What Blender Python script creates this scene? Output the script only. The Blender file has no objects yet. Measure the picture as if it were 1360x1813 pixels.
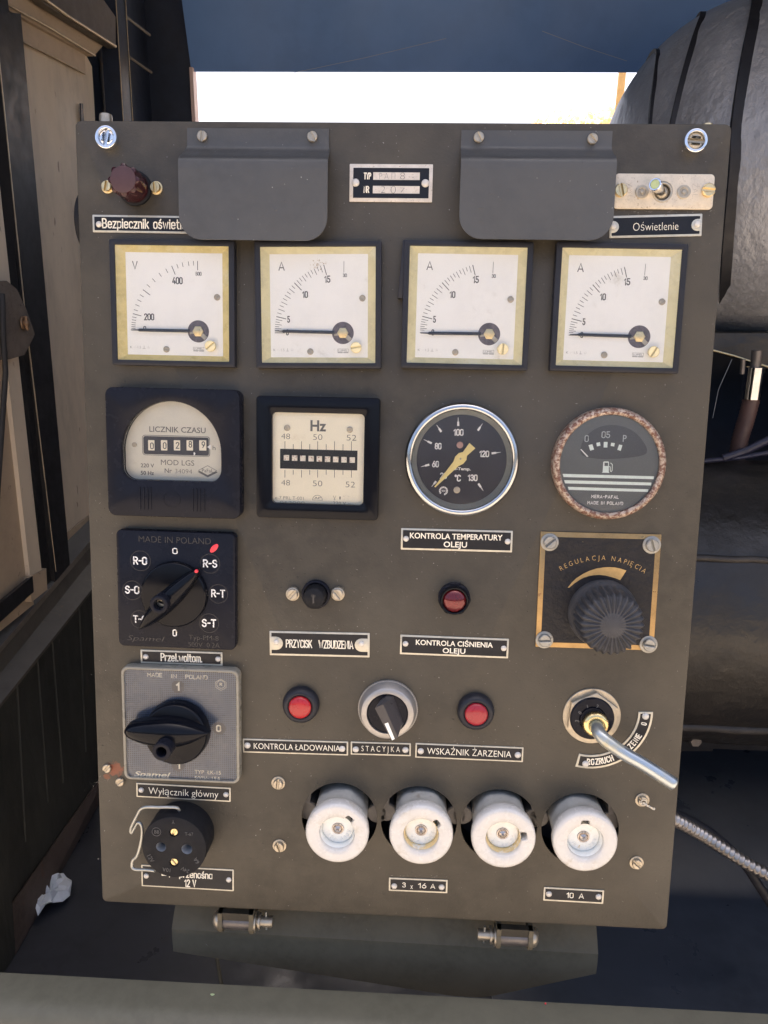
import bpy, bmesh, math, random
from mathutils import Vector, Matrix
from mathutils.bvhtree import BVHTree
random.seed(7)
S = bpy.context.scene
COL = S.collection
R = math.radians
PI = math.pi

# ------------------------------------------------------------------ camera, world, sun, exposure
# all lengths below are millimetres (mesh data is scaled by 0.001 when it is linked)
TAU = R(8.5)                                  # the hinged panel leans back by this much
PF = Matrix(((1, 0, 0), (0, math.sin(TAU), -math.cos(TAU)), (0, math.cos(TAU), math.sin(TAU))))   # panel axes -> world
RC = Matrix(((0.99869692, 0.02061147, -0.04668645), (-0.02711879, 0.98930039, -0.1433503), (0.04323226, 0.14442958, 0.98857021)))
CP = Vector((273.14, 451.178, 619.697))       # camera in panel axes
CW = PF @ CP
RW = PF @ RC.transposed()
FPX, CX, CY = 1362.0, 680.0, 906.5
cd = bpy.data.cameras.new('camera'); cam = bpy.data.objects.new('camera', cd); COL.objects.link(cam)
cd.sensor_fit = 'VERTICAL'; cd.sensor_height = 24; cd.lens = FPX / 1813 * 24
cd.clip_start = 0.02; cd.clip_end = 500
cam.matrix_world = Matrix.Translation(CW * .001) @ RW.to_4x4()
S.camera = cam

SUN_EL, SUN_AZ = R(67), R(12)                 # azimuth from +Y (behind the panel) towards +X
w = bpy.data.worlds.new('World'); S.world = w; w.use_nodes = True
nt = w.node_tree; nt.nodes.clear()
sky = nt.nodes.new('ShaderNodeTexSky'); sky.sky_type = 'NISHITA'; sky.sun_disc = False
sky.sun_elevation = SUN_EL; sky.sun_rotation = SUN_AZ
sky.air_density = .7; sky.dust_density = 8; sky.ozone_density = .3
bg = nt.nodes.new('ShaderNodeBackground'); bg.inputs[1].default_value = 0.15
wo = nt.nodes.new('ShaderNodeOutputWorld')
nt.links.new(sky.outputs[0], bg.inputs[0]); nt.links.new(bg.outputs[0], wo.inputs[0])
sl = bpy.data.lights.new('sun', 'SUN'); sl.energy = 4.0; sl.angle = R(.5); sl.color = (1, .93, .82)
so = bpy.data.objects.new('sun', sl); COL.objects.link(so)
sd = Vector((math.sin(SUN_AZ) * math.cos(SUN_EL), math.cos(SUN_AZ) * math.cos(SUN_EL), math.sin(SUN_EL)))
so.rotation_euler = sd.to_track_quat('Z', 'Y').to_euler(); so.location = sd * 20
S.view_settings.view_transform = 'Standard'; S.view_settings.look = 'None'
S.view_settings.gamma = 1; S.view_settings.use_curve_mapping = False
S.view_settings.exposure = 1.8

def P(px, py, z=0.0):                         # point of the panel (raised by z) seen at a photo pixel, panel axes
    d = RC.transposed() @ Vector(((px - CX) / FPX, -(py - CY) / FPX, -1))
    return CP + d * ((z - CP.z) / d.z)
def ray(px, py): return RW @ Vector(((px - CX) / FPX, -(py - CY) / FPX, -1))
def hit(px, py, ax, val):
    d = ray(px, py); return CW + d * ((val - CW[ax]) / d[ax])
def hx(px, py, v): return hit(px, py, 0, v)
def hy(px, py, v): return hit(px, py, 1, v)
def hz(px, py, v): return hit(px, py, 2, v)

# ------------------------------------------------------------------ materials
def mat(name, col, rough=.5, metal=0., var=.1, vs=30, bump=0., bs=300, col2=None, thr=.62, ws=90, wsoft=.06, coat=0., spec=.5, spots=None, rvar=.1,
        col3=None, thr3=.7, s3=400, stretch=None, bd=.0006, col4=None, thr4=.78, s4=700, nibs=0.):
    m = bpy.data.materials.new(name); m.use_nodes = True
    t = m.node_tree; N = t.nodes; L = t.links
    b = N['Principled BSDF']
    tc = N.new('ShaderNodeTexCoord'); oi = N.new('ShaderNodeObjectInfo'); sv = N.new('ShaderNodeVectorMath'); sv.operation = 'SCALE'
    sv.inputs[0].default_value = (3.1, 2.3, 1.7); L.new(oi.outputs['Random'], sv.inputs['Scale'])      # every copy wears its own pattern
    av = N.new('ShaderNodeVectorMath'); L.new(tc.outputs['Object'], av.inputs[0]); L.new(sv.outputs[0], av.inputs[1]); src = av.outputs[0]
    if stretch:
        mp = N.new('ShaderNodeMapping'); mp.inputs['Scale'].default_value = stretch
        L.new(src, mp.inputs[0]); src = mp.outputs[0]
    def noise(s, det=5, r=.6):
        n = N.new('ShaderNodeTexNoise'); n.inputs['Scale'].default_value = s; n.inputs['Detail'].default_value = det; n.inputs['Roughness'].default_value = r
        L.new(src, n.inputs['Vector']); return n.outputs['Fac']
    def ramp(f, a, bb):
        r = N.new('ShaderNodeMapRange'); r.inputs[1].default_value = a; r.inputs[2].default_value = bb; L.new(f, r.inputs[0]); r.interpolation_type = 'SMOOTHSTEP'
        return r.outputs[0]
    def mix(f, a, c):
        x = N.new('ShaderNodeMix'); x.data_type = 'RGBA'
        if f is None: x.inputs[0].default_value = .5
        else: L.new(f, x.inputs[0])
        for i, v in ((6, a), (7, c)):
            if isinstance(v, tuple): x.inputs[i].default_value = (*v[:3], 1)
            else: L.new(v, x.inputs[i])
        return x.outputs[2]
    c = col
    if var:
        f = ramp(noise(vs), .3, .7)
        c = mix(f, tuple(v * (1 - var) for v in col), tuple(min(1, v * (1 + var)) for v in col))
        c = mix(ramp(noise(vs * 9, 3), .35, .65), c, mix(None, c, tuple(v * (1 + var) for v in col)))
    rsock = None
    if rvar:
        rr = N.new('ShaderNodeMapRange'); rr.inputs[1].default_value = .3; rr.inputs[2].default_value = .7
        rr.inputs[3].default_value = max(0.02, rough - rvar); rr.inputs[4].default_value = min(1, rough + rvar)
        L.new(noise(vs * 2.3, 6), rr.inputs[0]); L.new(rr.outputs[0], b.inputs['Roughness'])
    else: b.inputs['Roughness'].default_value = rough
    if col2 is not None:
        f = ramp(noise(ws, 8, .7), thr, thr + wsoft); c = mix(f, c, col2)
        if metal:
            mm = N.new('ShaderNodeMath'); mm.operation = 'MULTIPLY_ADD'; L.new(f, mm.inputs[0]); mm.inputs[1].default_value = -metal * .8; mm.inputs[2].default_value = metal
            L.new(mm.outputs[0], b.inputs['Metallic'])
    if col3 is not None:
        f = ramp(noise(s3, 4, .7), thr3, thr3 + .05); c = mix(f, c, col3)
    if col4 is not None:
        f = ramp(noise(s4, 2, .5), thr4, thr4 + .03); c = mix(f, c, col4)
    if spots:                                  # stains with a place of their own: (x, y, radius, colour) in metres, object axes
        for (x, y, r_, cc) in spots:
            vm = N.new('ShaderNodeVectorMath'); vm.operation = 'DISTANCE'; L.new(tc.outputs['Object'], vm.inputs[0]); vm.inputs[1].default_value = (x, y, 0)
            nn = noise(260, 6, .75)
            ma = N.new('ShaderNodeMath'); ma.operation = 'MULTIPLY_ADD'; L.new(nn, ma.inputs[0]); ma.inputs[1].default_value = r_ * 2.4; L.new(vm.outputs['Value'], ma.inputs[2])
            mr = N.new('ShaderNodeMapRange'); mr.inputs[1].default_value = r_ * 2.05; mr.inputs[2].default_value = r_ * 1.75; L.new(ma.outputs[0], mr.inputs[0])
            c = mix(mr.outputs[0], c, cc)
    if isinstance(c, tuple): b.inputs['Base Color'].default_value = (*c, 1)
    else: L.new(c, b.inputs['Base Color'])
    if not (metal and col2 is not None): b.inputs['Metallic'].default_value = metal
    b.inputs['Coat Weight'].default_value = coat; b.inputs['Coat Roughness'].default_value = .08
    b.inputs['Specular IOR Level'].default_value = spec
    if bump:
        bn = N.new('ShaderNodeBump'); bn.inputs['Strength'].default_value = bump; bn.inputs['Distance'].default_value = bd
        hh = noise(bs, 5, .6)
        if nibs:
            nb = N.new('ShaderNodeMath'); nb.operation = 'MULTIPLY_ADD'; L.new(ramp(noise(330, 1, .4), .735, .78), nb.inputs[0]); nb.inputs[1].default_value = nibs; L.new(hh, nb.inputs[2]); hh = nb.outputs[0]
        L.new(hh, bn.inputs['Height']); L.new(bn.outputs[0], b.inputs['Normal'])
    return m

def glass_mat(name, tint=(1, 1, 1), rough=.02, haze=0.0):
    m = bpy.data.materials.new(name); m.use_nodes = True; t = m.node_tree; N = t.nodes; L = t.links
    for n in list(N):
        if n.type == 'BSDF_PRINCIPLED': N.remove(n)
    o = [n for n in N if n.type == 'OUTPUT_MATERIAL'][0]
    fr = N.new('ShaderNodeFresnel'); fr.inputs[0].default_value = 1.28
    tr = N.new('ShaderNodeBsdfTransparent'); tr.inputs[0].default_value = (*tint, 1)
    gl = N.new('ShaderNodeBsdfGlossy'); gl.inputs['Roughness'].default_value = rough
    mx = N.new('ShaderNodeMixShader'); L.new(fr.outputs[0], mx.inputs[0]); L.new(tr.outputs[0], mx.inputs[1]); L.new(gl.outputs[0], mx.inputs[2])
    last = mx.outputs[0]
    if haze:
        df = N.new('ShaderNodeBsdfDiffuse'); df.inputs[0].default_value = (.8, .8, .8, 1)
        nz = N.new('ShaderNodeTexNoise'); nz.inputs['Scale'].default_value = 40; nz.inputs['Detail'].default_value = 8
        tc = N.new('ShaderNodeTexCoord'); L.new(tc.outputs['Object'], nz.inputs[0])
        mr = N.new('ShaderNodeMapRange'); mr.inputs[1].default_value = .35; mr.inputs[2].default_value = .75; mr.inputs[3].default_value = haze * .4; mr.inputs[4].default_value = haze * 1.8
        L.new(nz.outputs[0], mr.inputs[0])
        m2 = N.new('ShaderNodeMixShader'); L.new(mr.outputs[0], m2.inputs[0]); L.new(last, m2.inputs[1]); L.new(df.outputs[0], m2.inputs[2]); last = m2.outputs[0]
    L.new(last, o.inputs[0]); return m

_rp = P(205, 1362)
M = {}
M['panel'] = mat('panel paint', (.049, .0425, .0315), .44, var=.26, vs=7, bump=.45, bs=420, nibs=2.5, col2=(.068, .060, .045), thr=.54, ws=14, wsoft=.2, col4=(.26, .25, .22), thr4=.735, s4=520, col3=(.05, .042, .034), thr3=.78, s3=210,
                 spots=[(_rp.x / 1e3, _rp.y / 1e3, .0085, (.20, .065, .035)), ((P(190, 1375).x) / 1e3, P(190, 1375).y / 1e3, .004, (.16, .06, .03))], spec=.4)
M['cover'] = mat('cover paint', (.062, .0625, .062), .40, var=.13, vs=9, bump=.4, bs=350, nibs=2, col4=(.3, .3, .28), thr4=.75, s4=420, col3=(.045, .03, .025), thr3=.77, s3=160)
M['black'] = mat('black plastic', (.010, .011, .017), .26, var=.12, vs=40, spec=.13, rvar=.04, col3=(.09, .09, .095), thr3=.77, s3=900, bump=.08, bs=500)
M['gloss'] = mat('polished black bakelite', (.004, .0048, .008), .13, var=.1, spec=.17, rvar=.05, vs=60, col3=(.08, .08, .08), thr3=.80, s3=1000)
M['matte'] = mat('matte black', (.011, .0115, .014), .55, var=.2, vs=60, spec=.15, bump=.3, bs=600, col3=(.08, .075, .07), thr3=.76, s3=700)
M['rubber'] = mat('dark rubber strip', (.017, .018, .024), .42, spec=.3, var=.15, vs=60, bump=.15, bs=400)
M['knob'] = mat('dusty grey plastic', (.046, .047, .052), .5, spec=.3, var=.2, vs=90, col3=(.11, .11, .11), thr3=.68, s3=500)
M['brown'] = mat('maroon bakelite', (.035, .009, .012), .2, var=.1, vs=80, spec=.4)
M['browntop'] = mat('worn maroon bakelite face', (.065, .036, .042), .5, var=.08, vs=200, spec=.3, bump=.1, bs=900)
M['dial'] = mat('white enamel dial', (.92, .92, .90), .45, var=.03, vs=25, col2=(.60, .58, .52), thr=.60, ws=35, wsoft=.2, col3=(.32, .28, .22), thr3=.765, s3=230)
M['yellow'] = mat('yellowed clear plastic', (.72, .60, .26), .28, var=.12, vs=30, col2=(.78, .70, .42), thr=.5, ws=20, wsoft=.2, col3=(.45, .28, .06), thr3=.74, s3=120)
M['yellow2'] = mat('pale yellowed plastic', (.74, .68, .42), .28, var=.08, vs=30, col2=(.80, .77, .58), thr=.5, ws=20, wsoft=.2, col3=(.5, .36, .14), thr3=.77, s3=120)
M['greyprint'] = mat('grey dial print', (.065, .065, .07), .6, var=.25, vs=400)
M['faintprint'] = mat('faded dial print', (.22, .22, .22), .6, var=.1, vs=400)
M['needle'] = mat('dark needle', (.015, .017, .025), .4, var=0)
M['creamdial'] = mat('cream dial', (.86, .80, .64), .5, var=.04, vs=20, col2=(.62, .53, .38), thr=.62, ws=18, wsoft=.2, col3=(.32, .18, .07), thr3=.79, s3=130)
M['hourdial'] = mat('satin cream dial', (.66, .63, .53), .4, var=.05, vs=18, col2=(.52, .48, .38), thr=.6, ws=30, wsoft=.2, col3=(.3, .25, .18), thr3=.8, s3=200)
M['chrome'] = mat('chrome', (.80, .81, .83), .12, 1, var=.05, vs=80, rvar=.07, col2=(.35, .22, .15), thr=.74, ws=220)
M['steel'] = mat('dull zinc steel', (.42, .375, .30), .42, .8, var=.12, vs=150, bump=.25, bs=700, col2=(.28, .22, .16), thr=.66, ws=400, wsoft=.1)
M['alu'] = mat('aluminium rivet', (.60, .58, .54), .42, .25, var=.06, vs=300, bump=.3, bs=900, col2=(.45, .42, .38), thr=.7, ws=600)
M['brassy'] = mat('brass screw', (.72, .58, .33), .36, 1, var=.12, vs=200, bump=.25, bs=800, col2=(.30, .22, .13), thr=.66, ws=500)
M['plate'] = mat('worn tinned plate edge', (.50, .48, .41), .42, .55, var=.12, vs=120, bump=.25, bs=700, col2=(.34, .22, .10), thr=.62, ws=160, wsoft=.08)
M['nameplate'] = mat('speckled aluminium', (.62, .56, .48), .45, .4, var=.1, vs=150, bump=.3, bs=900, col2=(.32, .25, .18), thr=.58, ws=700, wsoft=.1)
M['switchplate'] = mat('stained nickel plate', (.62, .54, .42), .42, .5, var=.12, vs=90, bump=.2, bs=900, col2=(.30, .22, .14), thr=.56, ws=500, wsoft=.15)
M['enamel'] = mat('black enamel', (.008, .009, .013), .38, spec=.3, var=.2, vs=120, bump=.15, bs=500, col3=(.10, .09, .08), thr3=.73, s3=500)
M['cream'] = mat('cream lettering', (.78, .74, .63), .5, var=.12, vs=250, col2=(.28, .22, .15), thr=.72, ws=420, wsoft=.05)
M['white'] = mat('white lettering', (.82, .82, .80), .5, var=.08, vs=250, col2=(.06, .06, .07), thr=.66, ws=700, wsoft=.03)
M['embossed'] = mat('moulded black lettering', (.026, .027, .033), .22, var=0, rvar=0)
M['brass'] = mat('tarnished brass plate', (.33, .22, .10), .36, .75, var=.18, vs=60, bump=.2, bs=500, col2=(.22, .12, .05), thr=.62, ws=120, wsoft=.08)
M['brasspaint'] = mat('chipped black plate paint', (.009, .009, .012), .42, spec=.3, var=.2, vs=100, bump=.9, bs=120, bd=.0012, col3=(.42, .30, .14), thr3=.70, s3=260)
M['brassletter'] = mat('brass lettering', (.46, .31, .13), .4, .5, var=.12, vs=200, col2=(.08, .06, .04), thr=.68, ws=400)
M['rustring'] = mat('rusted bezel', (.40, .33, .27), .45, .5, var=.3, vs=50, bump=.9, bs=600, col2=(.13, .055, .035), thr=.44, ws=330, wsoft=.12, col3=(.05, .03, .02), thr3=.66, s3=600)
M['fuelface'] = mat('grey fuel dial', (.115, .125, .128), .5, var=.04, vs=30)
M['fuelwin'] = mat('dark fuel window', (.06, .064, .072), .4, var=.05, vs=30)
M['mint'] = mat('pale mint print', (.74, .83, .78), .5, var=.06, vs=300)
M['palegrey'] = mat('pale grey print', (.42, .46, .46), .5, var=.04)
M['tempface'] = mat('blue black dial', (.012, .012, .024), .45, var=.1, vs=60, col3=(.09, .09, .11), thr3=.74, s3=420)
M['tempneedle'] = mat('yellow needle', (.80, .66, .27), .45, var=.05, vs=200)
M['redlens'] = mat('red lens', (.38, .006, .012), .3, var=.08, vs=90, coat=.3, spec=.5)
M['darkred'] = mat('dark red jewel lens', (.11, .004, .008), .18, .45, var=.1, vs=60, coat=.6)
M['redpaint'] = mat('red paint', (.85, .05, .07), .5, var=.1)
M['ceramic'] = mat('white porcelain', (.60, .585, .55), .25, var=.04, vs=60, col2=(.47, .42, .33), thr=.52, ws=75, wsoft=.3, coat=.5, bump=.3, bs=190, bd=.001, col3=(.24, .20, .15), thr3=.78, s3=300)
M['porc2'] = mat('dusty porcelain barrel', (.46, .455, .42), .4, var=.1, vs=60, col2=(.26, .22, .16), thr=.55, ws=80, wsoft=.18, coat=.1, bump=.5, bs=130, col3=(.14, .11, .08), thr3=.74, s3=340)
M['porcin'] = mat('porcelain fuse end', (.80, .81, .77), .3, var=.05, vs=90, col2=(.60, .46, .22), thr=.60, ws=60, wsoft=.12)
M['porcyel'] = mat('yellow stained porcelain', (.72, .56, .28), .3, var=.1, vs=90, col2=(.74, .74, .70), thr=.52, ws=60, wsoft=.12)
M['strap'] = mat('grey fuse base', (.15, .14, .13), .5, var=.2, vs=60)
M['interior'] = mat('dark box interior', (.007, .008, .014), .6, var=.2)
M['clear'] = glass_mat('clear plastic cover', (.97, .97, .96), .05, .0)
M['glass'] = glass_mat('meter glass', (.99, .99, .985), .03, .006)
M['glassold'] = glass_mat('scuffed glass', (.98, .98, .98), .05, .004)
M['clearedge'] = mat('yellowed clear plastic edge', (.21, .20, .165), .3, var=.12, vs=60, coat=.3, col2=(.36, .31, .20), thr=.6, ws=60, wsoft=.15)
M['zinc'] = mat('blued zinc rod', (.42, .47, .50), .3, .85, var=.06, vs=30, rvar=.04, col2=(.50, .44, .25), thr=.52, ws=14, wsoft=.2)
M['gold'] = mat('yellow passivated collar', (.80, .62, .30), .25, 1, var=.15, vs=120, col2=(.55, .42, .30), thr=.6, ws=200)
M['wire'] = mat('galvanised wire', (.40, .41, .39), .38, .8, var=.1, vs=90, col2=(.22, .16, .11), thr=.64, ws=60)
M['string'] = mat('frayed string', (.62, .56, .45), .9, var=.15, vs=500)
# surroundings
M['board'] = mat('pale tan board', (.56, .46, .34), .6, var=.18, vs=6, bump=.3, bs=200, col2=(.42, .31, .22), thr=.63, ws=110, wsoft=.06, stretch=(1, 1, .4), col4=(.3, .22, .16), thr4=.70, s4=60)
M['tanframe'] = mat('tan painted rail', (.42, .32, .22), .5, var=.1, vs=10, col2=(.16, .12, .08), thr=.64, ws=60)
M['darkpost'] = mat('dark painted steel post', (.018, .017, .018), .5, var=.2, vs=20, col2=(.05, .04, .03), thr=.66, ws=50)
M['brightedge'] = mat('bright edge highlight', (.42, .34, .24), .4, .4, var=.2, vs=40)  # light tone for edge highlights, put into the colour
M['sill'] = mat('dusty olive sill', (.085, .074, .060), .6, var=.2, vs=16, col2=(.13, .10, .07), thr=.6, ws=30, col3=(.02, .018, .015), thr3=.7, s3=50)
M['wallgreen'] = mat('grimy dark green wall', (.034, .033, .027), .6, var=.35, vs=9, bump=.6, bs=60, bd=.002, col2=(.075, .065, .052), thr=.62, ws=14, wsoft=.15, col3=(.11, .10, .085), thr3=.71, s3=40, stretch=(1, 1, .35))
M['rusty'] = mat('rusty floor angle', (.085, .06, .048), .7, var=.3, vs=14, col2=(.12, .055, .035), thr=.56, ws=24, wsoft=.1, bump=.5, bs=120)
M['floor'] = mat('oily dark floor', (.030, .031, .037), .42, var=.3, vs=6, rvar=.2, bump=.2, bs=60, col2=(.035, .032, .03), thr=.6, ws=12, wsoft=.2, col3=(.12, .11, .1), thr3=.775, s3=90)
M['bluefloor'] = mat('blue painted floor', (.050, .058, .074), .34, var=.2, vs=5, rvar=.12, col2=(.026, .033, .048), thr=.6, ws=7, wsoft=.2, col3=(.12, .13, .15), thr3=.78, s3=90)
M['flareflap'] = mat('flap tinted with blue lens flare', (.075, .17, .40), .55, var=.12, vs=2.5)  # the blue is lens flare put into the flap's colour
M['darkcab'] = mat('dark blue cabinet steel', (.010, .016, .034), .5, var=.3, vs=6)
M['foil'] = mat('crinkled silver insulation', (.27, .275, .29), .36, .2, var=.2, vs=12, bump=.9, bs=75, bd=.004, col2=(.18, .175, .17), thr=.56, ws=9, wsoft=.2, stretch=(1, 1, .6))
M['strapblack'] = mat('black strap', (.006, .006, .009), .6, var=.2)
M['tank'] = mat('black pitted tank', (.014, .012, .010), .42, var=.25, vs=12, rvar=.15, bump=1.0, bs=70, bd=.0015, col2=(.030, .023, .017), thr=.58, ws=12, wsoft=.2)
M['seam'] = mat('dusty weld seam', (.035, .03, .026), .6, var=.3, vs=40, bump=1, bs=90)
M['hose'] = mat('ribbed brown hose', (.10, .055, .045), .5, var=.2, vs=60)
M['cable'] = mat('black cable', (.02, .02, .024), .4, var=.2, vs=60)
M['bluecable'] = mat('indigo cable', (.018, .018, .038), .35, var=.2, vs=60)
M['conduit'] = mat('ribbed steel conduit', (.42, .38, .34), .35, .9, var=.15, vs=90, col2=(.12, .08, .06), thr=.6, ws=200)
M['beam'] = mat('olive green beam paint', (.125, .117, .085), .46, spec=.3, var=.12, vs=9, rvar=.12, bump=.3, bs=300, col2=(.16, .155, .125), thr=.62, ws=14, wsoft=.2, col3=(.20, .17, .13), thr3=.785, s3=120)
M['bracket'] = mat('dusty dark bracket', (.135, .115, .078), .6, spec=.15, var=.15, vs=16, bump=.3, bs=300, col2=(.13, .06, .035), thr=.66, ws=28, wsoft=.06, col3=(.16, .15, .13), thr3=.775, s3=150)
M['hinge'] = mat('worn hinge steel', (.15, .135, .125), .4, .5, var=.2, vs=80, col2=(.16, .07, .04), thr=.64, ws=90, bump=.3, bs=400)
M['paper'] = mat('crumpled white paper', (.72, .74, .76), .8, var=.05, vs=60)
M['ground'] = mat('gravel ground', (.30, .25, .195), .9, var=.25, vs=.6, bump=.4, bs=8)
M['autumn'] = mat('autumn leaves', (.55, .28, .05), .7, var=.3, vs=3)
M['trunk'] = mat('sunlit wooden post', (.5, .32, .13), .8, var=.2, vs=10)
M['whiteworn'] = mat('chipped white lettering', (.82, .82, .80), .5, var=.05, vs=250, col2=(.03, .03, .035), thr=.56, ws=620, wsoft=.03)
M['whitebare'] = mat('clean white mark', (.84, .84, .78), .5, var=.04)
M['steelring'] = mat('pitted steel ring', (.36, .35, .34), .42, .7, var=.1, vs=60, col2=(.30, .20, .12), thr=.68, ws=120, bump=.2, bs=600)
M['rotorgrey'] = mat('dark grey grip', (.045, .042, .045), .35, var=.1, vs=60)
M['alusteel'] = mat('bright screw', (.30, .30, .285), .45, .8, var=.12, vs=150, bump=.4, bs=700, col2=(.25, .22, .18), thr=.68, ws=400)
M['moldgrey2'] = mat('moulded socket lettering', (.09, .09, .09), .5, var=.1)
M['contactm'] = mat('fuse contact', (.50, .46, .43), .3, .9, var=.1, vs=200)
M['latch'] = mat('dusty latch steel', (.14, .11, .085), .6, .1, var=.25, vs=40, col2=(.05, .04, .035), thr=.6, ws=60)
M['steelbrown'] = mat('brown bare steel', (.28, .18, .11), .45, .7, var=.2, vs=80)
M['sillgrey'] = mat('worn dark track', (.05, .048, .046), .5, var=.25, vs=16, col2=(.09, .075, .06), thr=.6, ws=24, wsoft=.15)
M['brightdull'] = mat('dull bright lip', (.16, .135, .11), .5, .2, var=.2, vs=40)
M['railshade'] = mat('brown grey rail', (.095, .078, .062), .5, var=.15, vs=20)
M['jambpink'] = mat('pinkish jamb edge', (.50, .38, .36), .5, var=.05)
M['shadetone'] = mat('grime in the slots', (.035, .028, .02), .8, var=.1)  # dark slot floors: shade inside the screw slots put into the colour
M['web'] = mat('cobweb', (.25, .27, .3), .6, var=0)
def leaf_mat():
    m = bpy.data.materials.new('autumn leaves'); m.use_nodes = True; t = m.node_tree; N = t.nodes; L = t.links
    b = N['Principled BSDF']; b.inputs['Base Color'].default_value = (.80, .64, .42, 1); b.inputs['Roughness'].default_value = .8
    tr = N.new('ShaderNodeBsdfTranslucent'); tr.inputs[0].default_value = (.95, .80, .60, 1); mx = N.new('ShaderNodeMixShader'); mx.inputs[0].default_value = .6
    o = [n for n in N if n.type == 'OUTPUT_MATERIAL'][0]; L.new(b.outputs[0], mx.inputs[1]); L.new(tr.outputs[0], mx.inputs[2]); L.new(mx.outputs[0], o.inputs[0]); return m
M['autumn'] = leaf_mat()
M['rimchrome'] = mat('worn chrome rim', (.46, .48, .50), .16, 1, var=.12, vs=60, rvar=.08, col2=(.25, .2, .17), thr=.72, ws=200)
M['scuff'] = mat('bare scuffs', (.22, .21, .185), .6, var=.3, vs=300)
def grid_mat():
    m = mat('fine grid face', (.036, .042, .060), .3, var=.06, vs=40); t = m.node_tree; N = t.nodes; L = t.links; b = N['Principled BSDF']
    prev = b.inputs['Base Color'].links[0].from_socket
    tc = N.new('ShaderNodeTexCoord'); sp = N.new('ShaderNodeSeparateXYZ'); L.new(tc.outputs['Object'], sp.inputs[0])
    outs = []
    for i in (0, 1):
        a = N.new('ShaderNodeMath'); a.operation = 'MULTIPLY'; a.inputs[1].default_value = 1 / .0017; L.new(sp.outputs[i], a.inputs[0])
        f = N.new('ShaderNodeMath'); f.operation = 'FRACT'; L.new(a.outputs[0], f.inputs[0])
        g = N.new('ShaderNodeMath'); g.operation = 'LESS_THAN'; g.inputs[1].default_value = .34; L.new(f.outputs[0], g.inputs[0]); outs.append(g.outputs[0])
    mx = N.new('ShaderNodeMath'); mx.operation = 'MAXIMUM'; L.new(outs[0], mx.inputs[0]); L.new(outs[1], mx.inputs[1])
    mm = N.new('ShaderNodeMix'); mm.data_type = 'RGBA'; L.new(mx.outputs[0], mm.inputs[0]); L.new(prev, mm.inputs[6]); mm.inputs[7].default_value = (.14, .175, .25, 1)  # sky reflection put into the blue of the grid lines
    L.new(mm.outputs[2], b.inputs['Base Color']); return m
M['grid'] = grid_mat()

# ------------------------------------------------------------------ mesh helpers (mm)
def B(): return bmesh.new()
def loft(bm, rings, closed=True, cap0=True, cap1=True, loop=False):
    vs = [[bm.verts.new(p) for p in r] for r in rings]; n = len(rings[0])
    prs = list(zip(vs, vs[1:])) + ([(vs[-1], vs[0])] if loop else [])
    for a, b in prs:
        for i in range(n if closed else n - 1):
            j = (i + 1) % n
            try: bm.faces.new((a[i], a[j], b[j], b[i]))
            except ValueError: pass
    if not loop and closed:
        if cap0: bm.faces.new(vs[0][::-1])
        if cap1: bm.faces.new(vs[-1])
    return vs
def area(o): return sum(o[i][0] * o[(i + 1) % len(o)][1] - o[(i + 1) % len(o)][0] * o[i][1] for i in range(len(o))) / 2
def ccw(o): return o if area(o) > 0 else o[::-1]
def inset(o, d):
    n = len(o); r = []
    for i in range(n):
        a = Vector(o[i - 1][:2]); b = Vector(o[i][:2]); c = Vector(o[(i + 1) % n][:2])
        e1 = (b - a).normalized(); e2 = (c - b).normalized()
        n1 = Vector((-e1.y, e1.x)); n2 = Vector((-e2.y, e2.x)); s = n1 + n2
        k = s.length_squared
        s = s * (2 / k) if k > .3 else n1
        r.append((b.x + s.x * d, b.y + s.y * d))
    return r
def rrect(w, h, r=2, n=5, cx=0, cy=0):
    o = []
    for (sx, sy, a0) in ((1, 1, 0), (-1, 1, 90), (-1, -1, 180), (1, -1, 270)):
        for k in range(n + 1):
            a = R(a0 + 90 * k / n); o.append((cx + sx * (w / 2 - r) + r * math.cos(a), cy + sy * (h / 2 - r) + r * math.sin(a)))
    return o
def circ(r, n=40, cx=0, cy=0, a0=0): return [(cx + r * math.cos(a0 + 2 * PI * i / n), cy + r * math.sin(a0 + 2 * PI * i / n)) for i in range(n)]
def rayc(o, a):
    d = Vector((math.cos(a), math.sin(a))); best = None
    for i in range(len(o)):
        p = Vector(o[i]); q = Vector(o[(i + 1) % len(o)]); e = q - p
        den = d.x * e.y - d.y * e.x
        if abs(den) < 1e-9: continue
        t = (p.x * e.y - p.y * e.x) / den; u = (p.x * d.y - p.y * d.x) / den
        if t > 0 and -1e-6 <= u <= 1 + 1e-6 and (best is None or t > best): best = t
    return (d.x * best, d.y * best)
def match(a, b):
    an = sorted(set(round(math.atan2(p[1], p[0]), 4) for p in list(a) + list(b)))
    an = [x for i, x in enumerate(an) if i == 0 or x - an[i - 1] > .004]
    return [rayc(a, x) for x in an], [rayc(b, x) for x in an]
def z3(o, z, m=None):
    r = [Vector((p[0], p[1], z)) for p in o]
    return [m @ v for v in r] if m else r
def prism(bm, o, z0, z1, bev=0, m=None):
    o = ccw(o); rings = [z3(o, z0, m)]
    if bev: rings += [z3(o, z1 - bev, m), z3(inset(o, bev * .35), z1 - bev * .3, m), z3(inset(o, bev), z1, m)]
    else: rings.append(z3(o, z1, m))
    loft(bm, rings); return bm
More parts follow.
